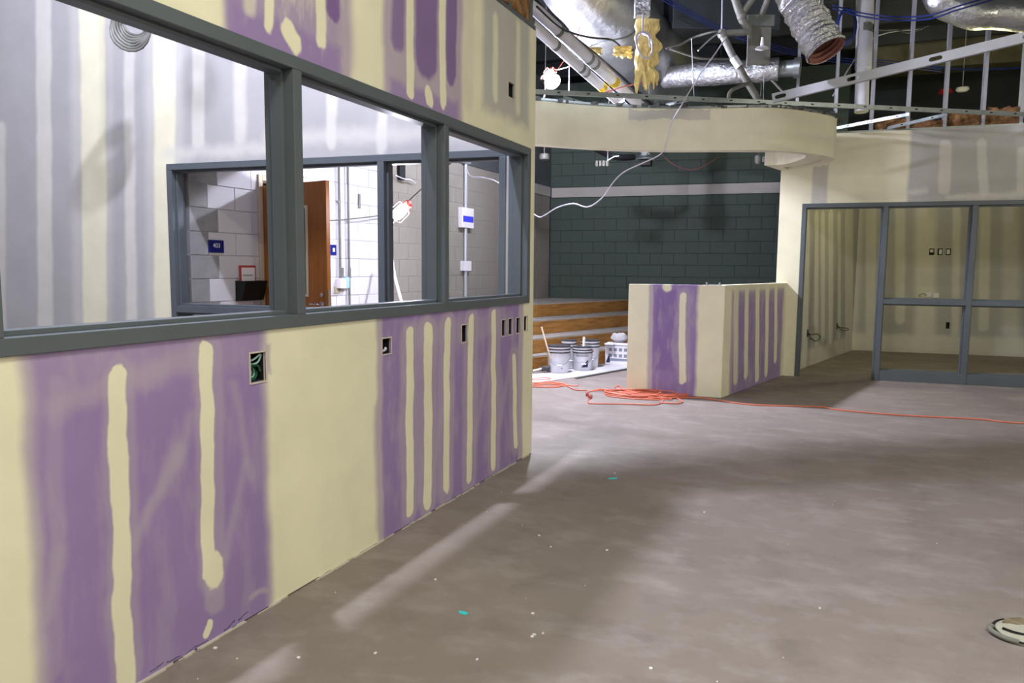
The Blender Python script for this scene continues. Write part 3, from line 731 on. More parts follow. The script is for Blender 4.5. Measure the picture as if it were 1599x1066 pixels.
# ------------------------------------------------------------------ work lights
def work_light(loc, power, label, tilt):
    r_, l_ = .05, .10; ar = 2 * PI * r_ * l_ + 4 * PI * r_ * r_
    root = tag(empty('work_light', loc), label, 'work light', 'bright LED work lights hung on the site'); root.rotation_mode = 'QUATERNION'; root.rotation_quaternion = Vector(tilt).to_track_quat('Z', 'Y')
    prof = [(0.0, -l_ / 2 - r_)] + [(r_ * math.cos(a), -l_ / 2 - r_ * math.sin(a)) for a in (1.2, .8, .4, 0)] + [(r_ * math.cos(a), l_ / 2 + r_ * math.sin(a)) for a in (0, .4, .8, 1.2)] + [(0.0, l_ / 2 + r_)]
    MB().lathe(prof, 16).build('lens', emit_mat('led_glow', COOL + (1,), power / (PI * ar)), root, smooth=True)
    mb = MB()
    for k in range(6):
        a = k * PI / 3; mb.tube([(.03 * math.cos(a), .03 * math.sin(a), .135), (.075 * math.cos(a), .075 * math.sin(a), .10), (.075 * math.cos(a), .075 * math.sin(a), -.10), (.02 * math.cos(a), .02 * math.sin(a), -.145)], .0022, 5)
    mb.build('cage', M_CABLER, root)
    MB().lathe([(.035, .115), (.042, .125), (.042, .19), (.02, .215), (0, .215)], 16).build('cap', plain('red_lamp_cap', (196, 62, 48), .5), root, smooth=True)
    return root
wl1 = work_light(L1P, L1W, 'glaring white work light hung above the curved bulkhead', (-.1, .75, .45))
# emitting disc added to this lamp to brighten the far floor
ax = (Vector((-.4, 5.6, 0)) - L1P).normalized(); fp = empty('fill_panel', (0, 0, 0), 0, wl1)
q_ = Vector((-.1, .75, .45)).to_track_quat('Z', 'Y').inverted(); fp.location = q_ @ (ax * .13); fp.rotation_mode = 'QUATERNION'; fp.rotation_quaternion = q_ @ ax.to_track_quat('Z', 'Y')
MB().lathe([(0, .0), (.09, .0), (.09, .002), (0, .002)], 20).build('fill_disc', emit_mat('fill_disc_glow', COOL + (1,), 300 / (PI * PI * .0081)), fp)
MB().lathe([(0, -.035), (.06, -.035), (.10, -.008), (.10, .006), (.094, .006), (.094, -.002), (0, -.002)], 20).build('fill_disc_backing', M_GPIPE, fp, smooth=True)  # added backing, keeps the disc from shining backwards
wl2 = work_light(L2P, L2W, 'glaring white work light in the corridor seen through the office windows', (-.05, .75, .4))
cable('lamp_cord', 'pale cord slung from the work light above the bulkhead up to the pipes', 'cord', [L1P + Vector((-.02, .16, .10)), (-3.004,8.263,3.635), (-2.806,8.135,3.676), (-2.65,8.108,3.804)], .006, M_CABLEG)
cable('lamp_cord', 'thin dark cord rising from the corridor work light', 'cord', [L2P + Vector((-.01, .17, .09)), (-3.797,6.136,1.974), (-3.733,6.231,2.077), (-3.552,6.448,2.325), (-3.3, 6.58, 2.575)], .005, M_CABLEK)
cable('lamp_cord', 'white cord dropping from the bulkhead work light past the track', 'cord', [L1P + Vector((-.05, 0, -.06)), (-3.147,7.938,3.257), (-3.182,7.798,3.121), (-3.212,7.654,2.931)], .005, M_CABLEG)

# ------------------------------------------------------------------ open electrical boxes
M_BOXIN = plain('dark_box_metal', (40, 42, 42), .6, .3, .1, 10)
M_TORN = plain('torn_board_edge', (206, 196, 190), .9, 0, .15, 30)
def outlet_box(plane, h, label, depth=.055, rim=True, rimmat=None):
    x0, x1, z0, z1 = h; cx, cz = (x0 + x1) / 2, (z0 + z1) / 2
    c = on(plane, cx, 0, cz); root = tag(empty('outlet_box', c, PLANE[plane][1]), label, 'outlet box', 'open electrical boxes in the board walls')
    a, b, t = (x1 - x0) / 2, (z1 - z0) / 2, .003
    mb = MB(); y0, y1 = .010, depth
    mb.box(-a, -a + t, y0, y1, -b, b).box(a - t, a, y0, y1, -b, b).box(-a, a, y0, y1, b - t, b).box(-a, a, y0, y1, -b, -b + t).box(-a, a, y1 - t, y1, -b, b)
    mb.build('shell', M_BOXIN, root)
    if rim:
        m2 = MB()
        for (q0, q1, w0, w1) in ((-a - .006, -a, -b - .006, b + .006), (a, a + .006, -b - .006, b + .006), (-a, a, b, b + .006), (-a, a, -b - .006, -b)):
            m2.box(q0, q1, -.0025, .002, w0, w1)
        m2.build('torn_edge', rimmat or M_TORN, root)
    return root, a, b
LBL = ['large open outlet box stuffed with green wires below the office window', 'square open outlet box in the purple board below the middle window', 'tall black outlet box between cream stripes below the office window', 'leftmost of four small outlet boxes in a row near the wall end', 'second of four small outlet boxes in a row near the wall end', 'third of four small outlet boxes in a row near the wall end', 'rightmost of four small outlet boxes next to the cream wall corner', 'dark outlet box high on the wall above the office window']
for h, lb in zip(A_BOX, LBL):
    root, a, b = outlet_box('A', h, lb)
    if lb.startswith('large'):
        for k, m_ in enumerate((M_CABLEN, M_CABLEN, M_WIREG, M_CABLEN, M_WIREG)):
            r0 = .030 - .004 * k; pts = [(r0 * math.cos(t_ * .7 + k) * .95, .016 + .006 * k + .002 * t_, -.020 + r0 * math.sin(t_ * .7 + k) * 1.0) for t_ in range(10)]
            MB().tube(smooth_path(pts, 4), .0045, 6).build('wire', m_, root, smooth=True)
        MB().tube(smooth_path([(-.034, .03, .022), (-.01, .012, .03), (.022, .010, .046), (.026, .012, .036), (.01, .016, .014), (-.03, .03, .012)], 5), .004, 6).build('wire', M_WIREG, root, smooth=True)
    elif lb.startswith('square'):
        MB().tube(smooth_path([(-.02, .03, -.03), (-.012, .006, -.02), (-.004, .004, -.008), (.006, .008, -.018), (.01, .03, -.03)], 4), .005, 6).build('wire', M_CABLEW, root, smooth=True)
    else:
        MB().tube(smooth_path([(-a * .5, .04, b * .6), (-a * .1, .02, 0), (a * .2, .04, -b * .7)], 4), .003, 6).build('wire', M_CABLEK if 'black' in lb else M_CABLEG, root, smooth=True)
FL = ['leftmost of three small outlet boxes high on the storefront room wall', 'middle of three small outlet boxes high on the storefront room wall', 'rightmost of three small outlet boxes high on the storefront room wall', 'black outlet box low on the storefront room wall']
for i, (h, lb) in enumerate(zip(F_BOX, FL)):
    root, a, b = outlet_box('F', h, lb, .05, rim=False)
    if i < 3: MB().box(-a * .7 + (.01 if i == 1 else 0), a * (.6 if i != 1 else .75), -.006, .004, -b * (.2 if i == 0 else .75), b * .75).build('receptacle', M_PAPER, root, bevel=.004)
for px, py, lb in ((1.092, 0.959, 'small white box with a curl of wire above the storefront mid rail'), (1.204, 0.95, 'small white plate on the wall just above the storefront mid rail')):
    o = tag(MB().box(-.045, .045, -.03, -.001, -.04, .04).build('junction_box', M_PAPER, None, on('F', px, 0, py), TH, bevel=.006), lb, 'junction box')
cable('loose_wire', 'pale curl of wire beside the small white box in the storefront room', 'wire', [on('F', 1.074, -.03, 0.948), on('F', 1.007, -.08, 0.978), on('F', 0.953, -.06, 0.945), on('F', 0.982, -.05, 0.925)], .004, M_CABLEG)
for pts, lb in (([(-2.795,0.473), (-2.727,0.45), (-2.494,0.444), (-2.347,0.388), (-2.543,0.347), (-2.751,0.407), (-2.797,0.482)], 'looped wire sticking out of the side wall nearest the doorway'), ([(-1.123,0.473), (-1.035,0.448), (-0.732,0.42), (-0.594,0.39), (-0.81,0.383), (-1.028,0.417), (-1.125,0.483)], 'looped wire sticking out of the side wall nearest the room corner')):
    cable('loose_wire', lb, 'wire', [on('E', s, -.01 - .05 * math.sin(PI * i / 6), z) for i, (s, z) in enumerate(pts)], .006, M_CABLEK)
    c0 = on('E', pts[0][0], 0, pts[0][1])
    tag(MB().box(-.03, .03, -.004, .0, -.05, .05).build('mud_ring', M_BOXIN, None, c0, PLANE['E'][1], bevel=.003), 'dark wall plate behind the ' + lb.split(' sticking')[0] + (' near the doorway' if 'doorway' in lb else ' near the room corner'), 'wall plate')

# ------------------------------------------------------------------ corridor door and wall fittings
door = struct(empty('door_1', PL('W')['loc'], PL('W')['rz']), 'tan door frame in the block wall with its brown wooden door standing open')
for (a, b, z0, z1, n) in ((DY0, DY0 + .05, 0, DZ, 'jamb'), (DY1 - .05, DY1, 0, DZ, 'jamb'), (DY0 + .05, DY1 - .05, DZ - .05, DZ, 'head')):
    MB().box(a, b, -.02, .15, z0, z1).build(n, M_TAN, door, bevel=.003)
leaf = empty('leaf', (DY0 + .06, -.03, 0), rad(-90 - 9), door)
MB().box(0, .86, -.0225, .0225, .012, 2.085).build('panel', M_DOOR, leaf, bevel=.002)
# the lite: metal frame, dark glass
mbl = MB()
for (a, b, z0, z1) in ((.47, .495, 1.06, 1.88), (.595, .62, 1.06, 1.88), (.495, .595, 1.06, 1.085), (.495, .595, 1.855, 1.88)): mbl.box(a, b, -.032, .032, z0, z1)
mbl.build('lite_frame', M_TAN, leaf, bevel=.003)
MB().box(.495, .595, -.024, .024, 1.085, 1.855).build('lite_glass', plain('lite_glass', (96, 98, 84), .08, 0, .05, 3, spec=.6), leaf)
for sy in (1, -1):
    mb = MB(); mb.tube([(.795, sy * .022, 1.0), (.795, sy * .03, 1.0)], .027, 16); mb.tube(smooth_path([(.795, sy * .03, 1.0), (.795, sy * .065, 1.0), (.78, sy * .075, 1.0), (.69, sy * .075, 1.0)], 4), .010, 8)
    mb.build('lever_handle', M_CHROME, leaf, smooth=True)
    mb = MB(); mb.tube([(.805, sy * .022, 1.085), (.805, sy * .04, 1.085)], .02, 16); mb.build('lock_cylinder', M_CHROME, leaf, smooth=True)
MB().box(.858, .862, -.014, .014, .93, 1.13).build('latch_plate', M_CHROME, leaf)
for z in (1.93, 1.72, .98): MB().box(DY0 + .05, DY0 + .062, -.045, -.012, z, z + .11).build('hinge', M_GPIPE, door, bevel=.002)

def wall_thing(name, plane, s, y, z, label, cat, group=None): return tag(empty(name, on(plane, s, y, z), PLANE[plane][1]), label, cat, group)
sg = wall_thing('room_sign', 'W', 4.928, -.006, 1.503, 'blue room number plate reading 403 on the white block wall', 'sign')
MB().box(-.085, .085, -.010, 0, -.055, .055).build('plate', M_BLUE, sg, bevel=.003)
text_mesh('403', .055, M_PAPER, sg, (0, -.0112, .006), (PI / 2, 0, 0))
sg = wall_thing('room_sign', 'W', 6.532, -.006, 1.513, 'small blue plate half hidden behind the edge of the wooden door', 'sign')
MB().box(-.05, .05, -.010, 0, -.055, .055).build('plate', M_BLUE, sg, bevel=.003)
MB().box(-.012, .02, -.0115, -.010, -.02, .02).build('lettering', M_PAPER, sg)
pk = wall_thing('file_pocket', 'W', 5.142, -.006, 1.019, 'black plastic wall file pocket hung beside the tan door frame', 'file pocket')
H = .18
mb = MB(); mb.add([(0, 0, 0), (0, 0, H), (0, -.13, H), (0, -.075, 0), (.27, 0, 0), (.27, 0, H), (.27, -.13, H), (.27, -.075, 0)], [(0, 3, 2, 1), (4, 5, 6, 7), (0, 4, 7, 3), (3, 7, 6, 2), (0, 1, 5, 4)])
mb.add([(.004, -.01, H - .002), (.266, -.01, H - .002), (.266, -.125, H - .03), (.004, -.125, H - .03)], [(0, 1, 2, 3)])
mb.build('pocket', M_BLACK, pk)
pp = wall_thing('notice_sheet', 'W', 5.178, -.012, 1.019 + .03, 'white notice sheet with red border standing in the black file pocket', 'paper')
MB().box(0, .21, -.004, 0, 0, .29).build('sheet', M_PAPER, pp)
mb = MB()
for (a, b, z0, z1) in ((0, .03, 0, .29), (.20, .21, 0, .29), (.03, .20, .27, .29)): mb.box(a, b, -.0055, -.004, z0, z1)
mb.build('border', M_REDP, pp)
MB().box(.05, .17, -.0052, -.004, .195, .205).build('print_line', M_LBL, pp)

def conduit(label, plane, s, z0, z1, r, boxes=(), mat=M_GALVL):
    root = wall_thing('conduit', plane, s, -.03, 0, label, 'conduit')
    MB().tube([(0, 0, z0), (0, 0, z1)], r, 10).build('pipe', mat, root, smooth=True)
    for (w_, z, h_, d_, m_, nm) in boxes: MB().box(-w_ / 2, w_ / 2, -d_, .025, z - h_ / 2, z + h_ / 2).build(nm, m_, root, bevel=.005)
    return root
conduit('thin steel conduit with switch box beside the wooden door edge', 'W', 6.625, 1.085, 2.75, .014, [(.10, 1.154, .11, .04, M_PAPER, 'switch_box'), (.05, 2.03, .02, .01, M_GALV, 'clamp')], M_GPIPE)
conduit('second steel conduit on the bright white block wall', 'W', 6.781, .1, 2.75, .012, [], M_GPIPE)
sw = wall_thing('switch_plate', 'W', 6.71, -.006, 1.161, 'blue grey device cover beside the switch box on the white wall', 'switch plate')
MB().box(-.035, .035, -.055, 0, -.06, .06).build('cover', plain('pale_blue_cover', (150, 186, 208), .4), sw, bevel=.005)
o = wall_thing('wall_plate', 'W', 6.598, -.006, 1.086, 'small beige wall plate below the switch box', 'wall plate'); MB().box(-.05, .05, -.008, 0, -.035, .035).build('plate', plain('beige_plate', (190, 180, 156), .5), o, bevel=.003)
for px, py, w_, h_, lb in ((7.006, 2.068, .035, .16, 'narrow grey slot plate high on the bright white wall'), (6.69, 1.259, .03, .13, 'narrow grey bracket above the switch box'), (6.815, 1.266, .03, .12, 'narrow grey bracket right of the second conduit')):
    o = wall_thing('bracket', 'W', px, -.006, py, lb, 'bracket'); MB().box(-w_ / 2, w_ / 2, -.012, 0, -h_ / 2, h_ / 2).build('plate', M_GPIPE, o, bevel=.003)
cable('loose_wire', 'thin dark cable sagging across the bright white block wall', 'cable', [on('W', 6.341, -.05, 1.808), on('W', 6.771, -.05, 1.854), on('W', 7.372, -.05, 1.936), on('W', 7.842, -.05, 2.03)], .007, M_CABLEG)
conduit('bright steel conduit drop with white box and blue tape in the corridor', 'W', 9.457, .9, 2.808, .028, [(.34, 2.036, .28, .045, M_PAPER, 'cover_box'), (.22, 1.358, .14, .04, M_PAPER, 'outlet_box'), (.30, 2.019, .085, .049, M_TAPE, 'blue_tape'), (.14, 2.808, .03, .05, M_GALVL, 'clamp')], plain('bright_conduit', (190, 194, 204), .3, .5, .05, 8))
o = wall_thing('junction_box', 'W', 7.834, -.006, 2.492, 'dark open junction box with pale wires above the corridor work light', 'junction box')
MB().box(-.06, .06, -.04, 0, -.10, .10).build('body', M_BOXIN, o, bevel=.004); MB().tube(smooth_path([(-.15, -.03, -.06), (0, -.06, -.09), (.15, -.05, -.08), (.3, -.03, -.11)], 4), .008, 6).build('wire', M_CABLEW, o, smooth=True)
cable('leaning_rod', 'thin white rod leaning in the corridor below the work light', 'rod', [(-4.799,7.344,1.496), (-4.697,7.251,1.238), (-4.562,7.171,0.965), (-4.398,7.094,0.599)], .018, M_PAPER)
# coil of flexible conduit under the head of the office window
co = tag(empty('conduit_coil', (-4.832,3.982,3.054)), 'coil of silver flexible conduit hanging behind the window head', 'coil')
for k in range(7):
    r0 = .158 - .010 * k; pts = [(r0 * math.cos(t_ * PI / 9) * .98, .012 * k + .01 * math.sin(t_ + k), r0 * math.sin(t_ * PI / 9) + .012 * k) for t_ in range(19)]
    MB().tube(pts, .0105, 7).build('loop', M_GPIPE, co, smooth=True)
co.rotation_euler = (0, 0, rad(20))
MB().tube([(0, .02, .13), (.01, .03, .6), (.0, .03, 3.0)], .006, 6).build('hanger', M_GALV, co)

# ------------------------------------------------------------------ open ceiling: ducts and pipes
big = tag(empty('air_duct', (-2.493,8.428,4.083)), 'large foil wrapped air duct running above the curved bulkhead', 'duct')
bl = Vector((-2.493,8.428,4.083)); sh = lambda L: [Vector(p) - bl for p in L]
wobble_tube(sh([(-2.827,7.468,4.701), (-2.749,7.921,4.501), (-2.627,8.612,4.296), (-2.479,9.541,4.154), (-2.355,10.69,4.098)]), .44, 28, .05, 2.2, M_FOIL, 'duct_wrap', big, 9)
cable('duct_strap', '', '', [Vector(p) - bl for p in ((-2.843,8.239,3.776), (-2.554,8.154,3.833), (-2.294,8.392,3.952), (-2.27,8.998,4.369))], .012, M_GALV, parent=big)
br = tag(empty('branch_duct', (-1.362,9.551,3.733)), 'slim foil branch duct with a bare metal collar left of the flexible duct', 'duct')
bl = Vector((-1.362,9.551,3.733))
wobble_tube(sh([(-2.209,9.844,3.82), (-1.847,9.67,3.769), (-1.361,9.55,3.726), (-0.804,9.576,3.716)]), .138, 22, .018, 7, M_FOILF, 'duct_wrap', br, 10)
MB().tube(sh([(-0.818,9.57,3.715), (-0.603,9.554,3.705)]), .095, 20).build('collar', M_GALV, br, smooth=True)
MB().tube(sh([(-0.63,9.542,3.705), (-0.56,9.54,3.701)]), .115, 20).build('collar_ring', M_GALV, br, smooth=True)
fx = tag(empty('flexible_duct', (-0.371,6.879,3.432)), 'crinkled silver flexible duct hanging open over the storefront', 'duct')
bl = Vector((-0.371,6.879,3.432)); pts = smooth_path(sh([(-0.575,6.956,3.953), (-0.473,6.914,3.664), (-0.361,6.884,3.432), (-0.202,6.812,3.137)]), 22)
rs = [.152 + .011 * math.sin(i * 1.9) + .006 * math.sin(i * .7) for i in range(len(pts))]
wob = MB().tube(pts, rs, 26, caps=False); wob.v = [tuple(Vector(p) + Vector((noise.noise(Vector(p) * 14), noise.noise(Vector(p) * 14 + Vector((5, 0, 0))), 0)) * .012) for p in wob.v]
wob.build('foil_sleeve', M_FOILF, fx, smooth=True)
MB().tube(pts[-12:], [r - .008 for r in rs[-12:]], 26, caps=False).build('lining', M_PINK, fx, smooth=True)
rt = tag(empty('air_duct', (0.984,9.082,4.017)), 'foil wrapped duct elbow at the top right over the storefront', 'duct')
bl = Vector((0.984,9.082,4.017))
wobble_tube(sh([(0.751,9.398,4.835), (0.758,9.25,4.454), (0.84,9.143,4.15), (1.105,9.134,3.998), (1.448,9.17,3.941), (2.048,9.202,3.815)]), .165, 22, .022, 5, M_FOIL, 'duct_wrap', rt, 8)
MB().box(-.05, .05, -.02, .02, -.1, .12).build('hanger_strap', M_GALVL, rt, Vector((1.12,9.041,4.093)) - bl)
for (pa, pb, lb) in ((((-2.649,6.225,3.669), (-2.224,9.001,3.207)), .058, 'upper of two white jacketed pipes running down to the bulkhead'), (((-2.66,6.315,3.523), (-2.387,8.817,3.185)), .050, 'lower of two white jacketed pipes running down to the bulkhead')):
    a, b = Vector(pa[0]), Vector(pa[1]); root = tag(empty('insulated_pipe', a), lb, 'pipe', 'pair of white jacketed pipes')
    d = b - a; a = a - d * .15
    MB().tube([a - root.location, b - root.location], pb, 16).build('pipe_jacket', M_WPIPE, root, smooth=True)
    for t_ in (.30, .50, .54, .12):
        c = a + (b - a) * t_ - root.location; MB().tube([c, c + d.normalized() * .05], pb * 1.06, 16).build('clip_band', M_GPIPE, root, smooth=True)
    c = a + (b - a) * .68 - root.location; MB().tube([c, c + d.normalized() * .09], pb * 1.02, 16).build('yellow_label', M_PIPEYEL, root, smooth=True)
cable('black_hose', 'black hose running along the white jacketed pipes', 'hose', [(-2.602,6.141,3.71), (-2.576,6.803,3.634), (-2.484,7.497,3.571), (-2.379,8.083,3.483), (-2.231,8.793,3.345), (-2.121,9.16,3.237)], .022, M_CABLEK)
cable('black_wire', 'thin dark wire looping below the big duct', 'wire', [(-2.525,6.162,3.59), (-2.465,6.511,3.524), (-2.503,7.053,3.614), (-2.46,7.521,3.696), (-2.338,7.8,3.739), (-2.258,7.94,3.689), (-2.144,7.987,3.663)], .010, M_CABLEK)
vp = tag(empty('drain_pipe', (0.118,10.59,4.244)), 'white vertical drain pipe with couplings behind the metal studs', 'pipe')
bl = Vector((0.118,10.59,4.244))
MB().tube(sh([(0.07,10.73,5.687), (0.126,10.49,3.323)]), .082, 18).build('pipe', M_WPIPE, vp, smooth=True)
MB().tube(sh([(0.09,10.67,5.046), (0.113,10.61,4.421)]), .105, 18).build('upper_coupling', M_WPIPE, vp, smooth=True)
MB().tube(sh([(0.114,10.61,4.413), (0.116,10.6,4.317)]), .092, 18).build('rubber_sleeve', M_RIMG, vp, smooth=True)
MB().tube(sh([(0.115,10.6,4.3), (0.122,10.55,3.86)]), .098, 18).build('lower_coupling', M_WPIPE, vp, smooth=True)
# grey iron pipes
gp = tag(empty('sprinkler_pipe', (-1.325,8.708,3.923)), 'grey iron sprinkler pipes with elbows above the branch duct', 'pipe')
bl = Vector((-1.325,8.708,3.923))
for L, r, n in (([(-1.258,8.575,4.446), (-1.146,8.697,4.102), (-1.068,8.828,3.975)], .045, 'riser'), ([(-1.339,8.704,3.944), (-1.08,8.821,3.96)], .038, 'branch'), ([(-1.346,8.702,3.944), (-1.166,8.743,3.592), (-0.909,8.921,3.171)], .040, 'drop'), ([(-1.128,8.709,4.137), (-0.998,8.676,4.311)], .035, 'arm')):
    MB().tube(smooth_path(sh(L), 4), r, 12).build(n, M_GPIPE, gp, smooth=True)
MB().tube(sh([(-1.213,8.709,3.671), (-1.143,8.729,3.573)]), .046, 12).build('white_sleeve', M_WPIPE, gp, smooth=True)
for p in ((-1.339,8.704,3.937), (-1.14,8.701,4.109)):
    c = Vector(p) - bl; MB().lathe([(0, -.06), (.04, -.045), (.058, 0), (.04, .045), (0, .06)], 12, c).build('elbow', M_GPIPE, gp, smooth=True)
hb = tag(empty('duct_hanger', (-0.957,9.095,3.953)), 'metal bracket box hung above the collar of the branch duct', 'bracket')
bl = Vector((-0.957,9.095,3.953)); c = sh([(-0.989,9.092,4.062), (-0.903,9.206,3.751)])
o = MB().box(-.13, .13, -.015, .015, -.40, .08).build('plate', M_GPIPE, hb, c[0], rad(24))
MB().box(-.15, .15, -.05, .0, .02, .14).build('clamp', M_GALV, hb, c[0], rad(24))
MB().lathe([(0, -.02), (.03, -.015), (.075, 0), (.05, .02), (.02, .03), (.012, .12), (0, .125)], 14).build('sprinkler_head', M_PAPER, hb, sh([(-0.929,8.868,3.778)])[0], smooth=True)
MB().tube(smooth_path(sh([(-0.9,8.963,4.527), (-0.914,9.047,4.352), (-0.964,9.065,4.211), (-0.977,9.102,4.098)]), 5), .035, 10).build('hose', M_GPIPE, hb, smooth=True)
cable('elbow_pipe', 'small bent grey pipe above the ceiling track', 'pipe', [(-1.208,8.457,3.164), (-1.205,8.466,3.233), (-1.163,8.49,3.282), (-1.09,8.64,3.349), (-1.027,8.783,3.395)], .022, M_GPIPE)

# yellow insulation and junction box with wire loop
jb = tag(empty('junction_box', (-1.953,7.554,3.95), rad(24)), 'galvanised junction box with a hanging loop of white wire', 'junction box')
bl = Vector((-1.953,7.554,3.95))
MB().box(-.075, .075, -.05, .05, -.10, .12).build('body', M_FOILF, jb, bevel=.004)
lp = [(0, 0, -.09), (0, -.01, -.22), (.0, -.02, -.28), (.06, -.03, -.32), (.10, -.03, -.42), (.06, -.03, -.52), (-.0, -.03, -.5), (-.06, -.03, -.4), (-.03, -.03, -.29), (.04, -.05, -.28), (.09, -.05, -.38), (.085, -.05, -.49), (.02, -.05, -.53), (-.05, -.05, -.44), (-.07, -.05, -.34), (-.03, -.05, -.28), (.05, -.05, -.31), (.07, -.05, -.42)]
MB().tube(smooth_path([(x, y - .05, z) for x, y, z in lp], 5), .008, 7).build('wire_loop', M_CABLEW, jb, smooth=True)
bx_, by_ = Vector((math.cos(rad(24)), math.sin(rad(24)), 0)), Vector((0, 0, -1))
tag(batt(M_YEL, 'insulation_batt', bx_, by_, (-2.087,7.821,3.923), .25, .66, .13, seed=3, rag=.07, nx=26, nz=44), 'long hanging tuft of yellow fibreglass insulation behind the wire loop', 'insulation', 'yellow fibreglass tufts')
tag(batt(M_YEL, 'insulation_batt', bx_, by_, (-2.346,7.902,3.702), .20, .11, .07, seed=5, rag=.03), 'middle sized yellow insulation tuft under the big duct', 'insulation', 'yellow fibreglass tufts')
tag(batt(M_YEL, 'insulation_batt', bx_, by_, (-2.575,7.686,3.656), .16, .07, .06, seed=8, rag=.02), 'smallest yellow insulation tuft beside the white pipes', 'insulation', 'yellow fibreglass tufts')
# brown insulation
tag(batt(M_BRN, 'insulation_batt', (0, 1, 0), (0, 0, 1), (-2.03, 3.6, 3.0), 1.26, 1.2, .09, seed=11, rag=.03), 'brown fibreglass batt between the studs on top of the purple wall', 'insulation')
du = Vector((gd[0], gd[1], 0))
for i, (sx, w_, h_) in enumerate(((0.777, .40, .14), (1.169, .38, .10), (1.556, .42, .19), (1.947, .42, .21))):
    tag(batt(M_BRN, 'insulation_batt', du, (0, 0, 1), on('D', sx, .062, 3.005), w_, h_, .09, seed=20 + i, rag=.02), ('first', 'second', 'third', 'fourth')[i] + ' brown insulation piece along the top of the storefront wall from the bulkhead', 'insulation', 'brown insulation on the wall top')

# metal studs above the storefront wall
names = ['first', 'second', 'third', 'fourth', 'fifth', 'sixth', 'seventh']
for i, s in enumerate((-0.131, 0.313, 0.718, 1.109, 1.496, 1.885, 2.263)):
    mb = MB().box(0, .0015, 0, .09, 0, 2.35).box(0, .036, 0, .0015, 0, 2.35).box(0, .036, .0885, .09, 0, 2.35).box(.034, .036, 0, .010, 0, 2.35)
    tag(mb.build('metal_stud', M_GALVL, None, on('D', s, .015, 3.02), TH), names[i] + ' galvanised stud above the storefront wall counted from the curved bulkhead', 'metal stud', 'studs above the storefront wall')
MB().box(D0, 7.5, .005, .12, 3.0, 3.02).build('top_track', M_GALV, wallD)

# suspended ceiling runners
def runner(p, q, label, w_=.024, h_=.035):
    p, q = Vector(p), Vector(q); root = tag(empty('ceiling_runner', p), label, 'ceiling runner', 'galvanised ceiling runners')
    bar_mesh((0, 0, 0), q - p, .006, h_, 'web', M_GALV, root); bar_mesh((0, 0, -h_ / 2), q - p - Vector((0, 0, h_ / 2)), w_, .003, 'flange', M_GALV, root)
    n = int((q - p).length / .3)
    for i in range(n):
        c = (q - p) * ((i + .5) / n); o = bar_mesh(c, c + (q - p).normalized() * .03, .009, .012, 'slot', M_BLACK, root)
    return root
runner((-3.024,6.779,3.06), (2.014,10.04,3.06), 'long galvanised ceiling runner crossing over the bulkhead and storefront', .03, .045)
runner((-2.648,7.203,3.05), (-2.376,8.108,3.05), 'short cross runner left of the insulation above the bulkhead')
runner((-2.111,7.54,3.05), (-2.365,7.969,3.05), 'shortest cross runner above the bulkhead')
runner((-0.152,9.884,3.04), (0.588,9.295,3.04), 'cross runner from the bulkhead end toward the studs')
runner((0.409,10.1,3.04), (0.968,9.445,3.04), 'cross runner in front of the brown insulation')
runner((-1.771,7.931,3.05), (-1.504,7.75,3.05), 'small cross runner over the middle of the bulkhead')
for i, (px, y0, y1, dd) in enumerate(((889, -20, 145, 8.0), (1127, -20, 56, 8.1), (1014, 130, 152, 8.0), (1081, 30, 150, 8.0), (1192, 120, 158, 8.0))):
    pts = (((-2.843,7.864,4.362), (-2.788,7.763,3.218)), ((-1.364,8.757,4.523), (-1.346,8.702,3.944)), ((-2.003,8.126,3.35), (-2,8.107,3.17)), ((-1.608,8.352,3.822), (-1.55,8.306,3.161)), ((-0.951,9.395,3.657), (-0.865,8.606,3.126)))[i]
    cable('hanger_wire', ('hanger wire beside the white pipes left of the duct', 'pale hanger rod above the sprinkler elbow', 'short hanger wire under the yellow insulation', 'hanger wire in front of the branch duct', 'hanger wire under the branch duct collar')[i], 'hanger wire', pts, .005 if i != 1 else .009, M_GALVL, 'ceiling hanger wires', n=2)
# slotted diagonal channel
a, b = Vector((-0.643,7.137,2.865)), Vector((1.353,6.954,3.159)); L = (b - a).length; x = (b - a).normalized(); view = ((a + b) / 2 - Vector((0, 0, 1.34))).normalized()
z = (Vector((0, 0, 1)) - x * x.z).normalized(); y = z.cross(x)
wd = .078
slots = []
for sx in (.07, .66, 1.27, 1.9, 2.5):
    if sx < L - .1: slots.append([(sx - .03 + (.015 if abs(t_) < .1 else 0) * 0 + .018 * math.cos(t_) * (-1), .017 * math.sin(t_)) for t_ in (PI / 2 - k * PI / 6 for k in range(7))] + [(sx + .03 + .018 * math.cos(t_), .017 * math.sin(t_)) for t_ in (-PI / 2 + k * PI / 6 for k in range(7))])
mb = MB().prism([[(0, -wd / 2), (L, -wd / 2), (L, wd / 2), (0, wd / 2)]] + slots, -.0012, .0012)
mb.box(0, L, wd / 2 - .0015, wd / 2, -.04, .0).box(0, L, -wd / 2, -wd / 2 + .0015, -.04, 0)
o = mb.build('slotted_channel', M_GALVL)
o.matrix_world = Matrix(((x.x, z.x, -y.x, a.x), (x.y, z.y, -y.y, a.y), (x.z, z.z, -y.z, a.z), (0, 0, 0, 1)))
tag(o, 'pale grey slotted metal channel slanting across in front of the studs', 'metal channel')

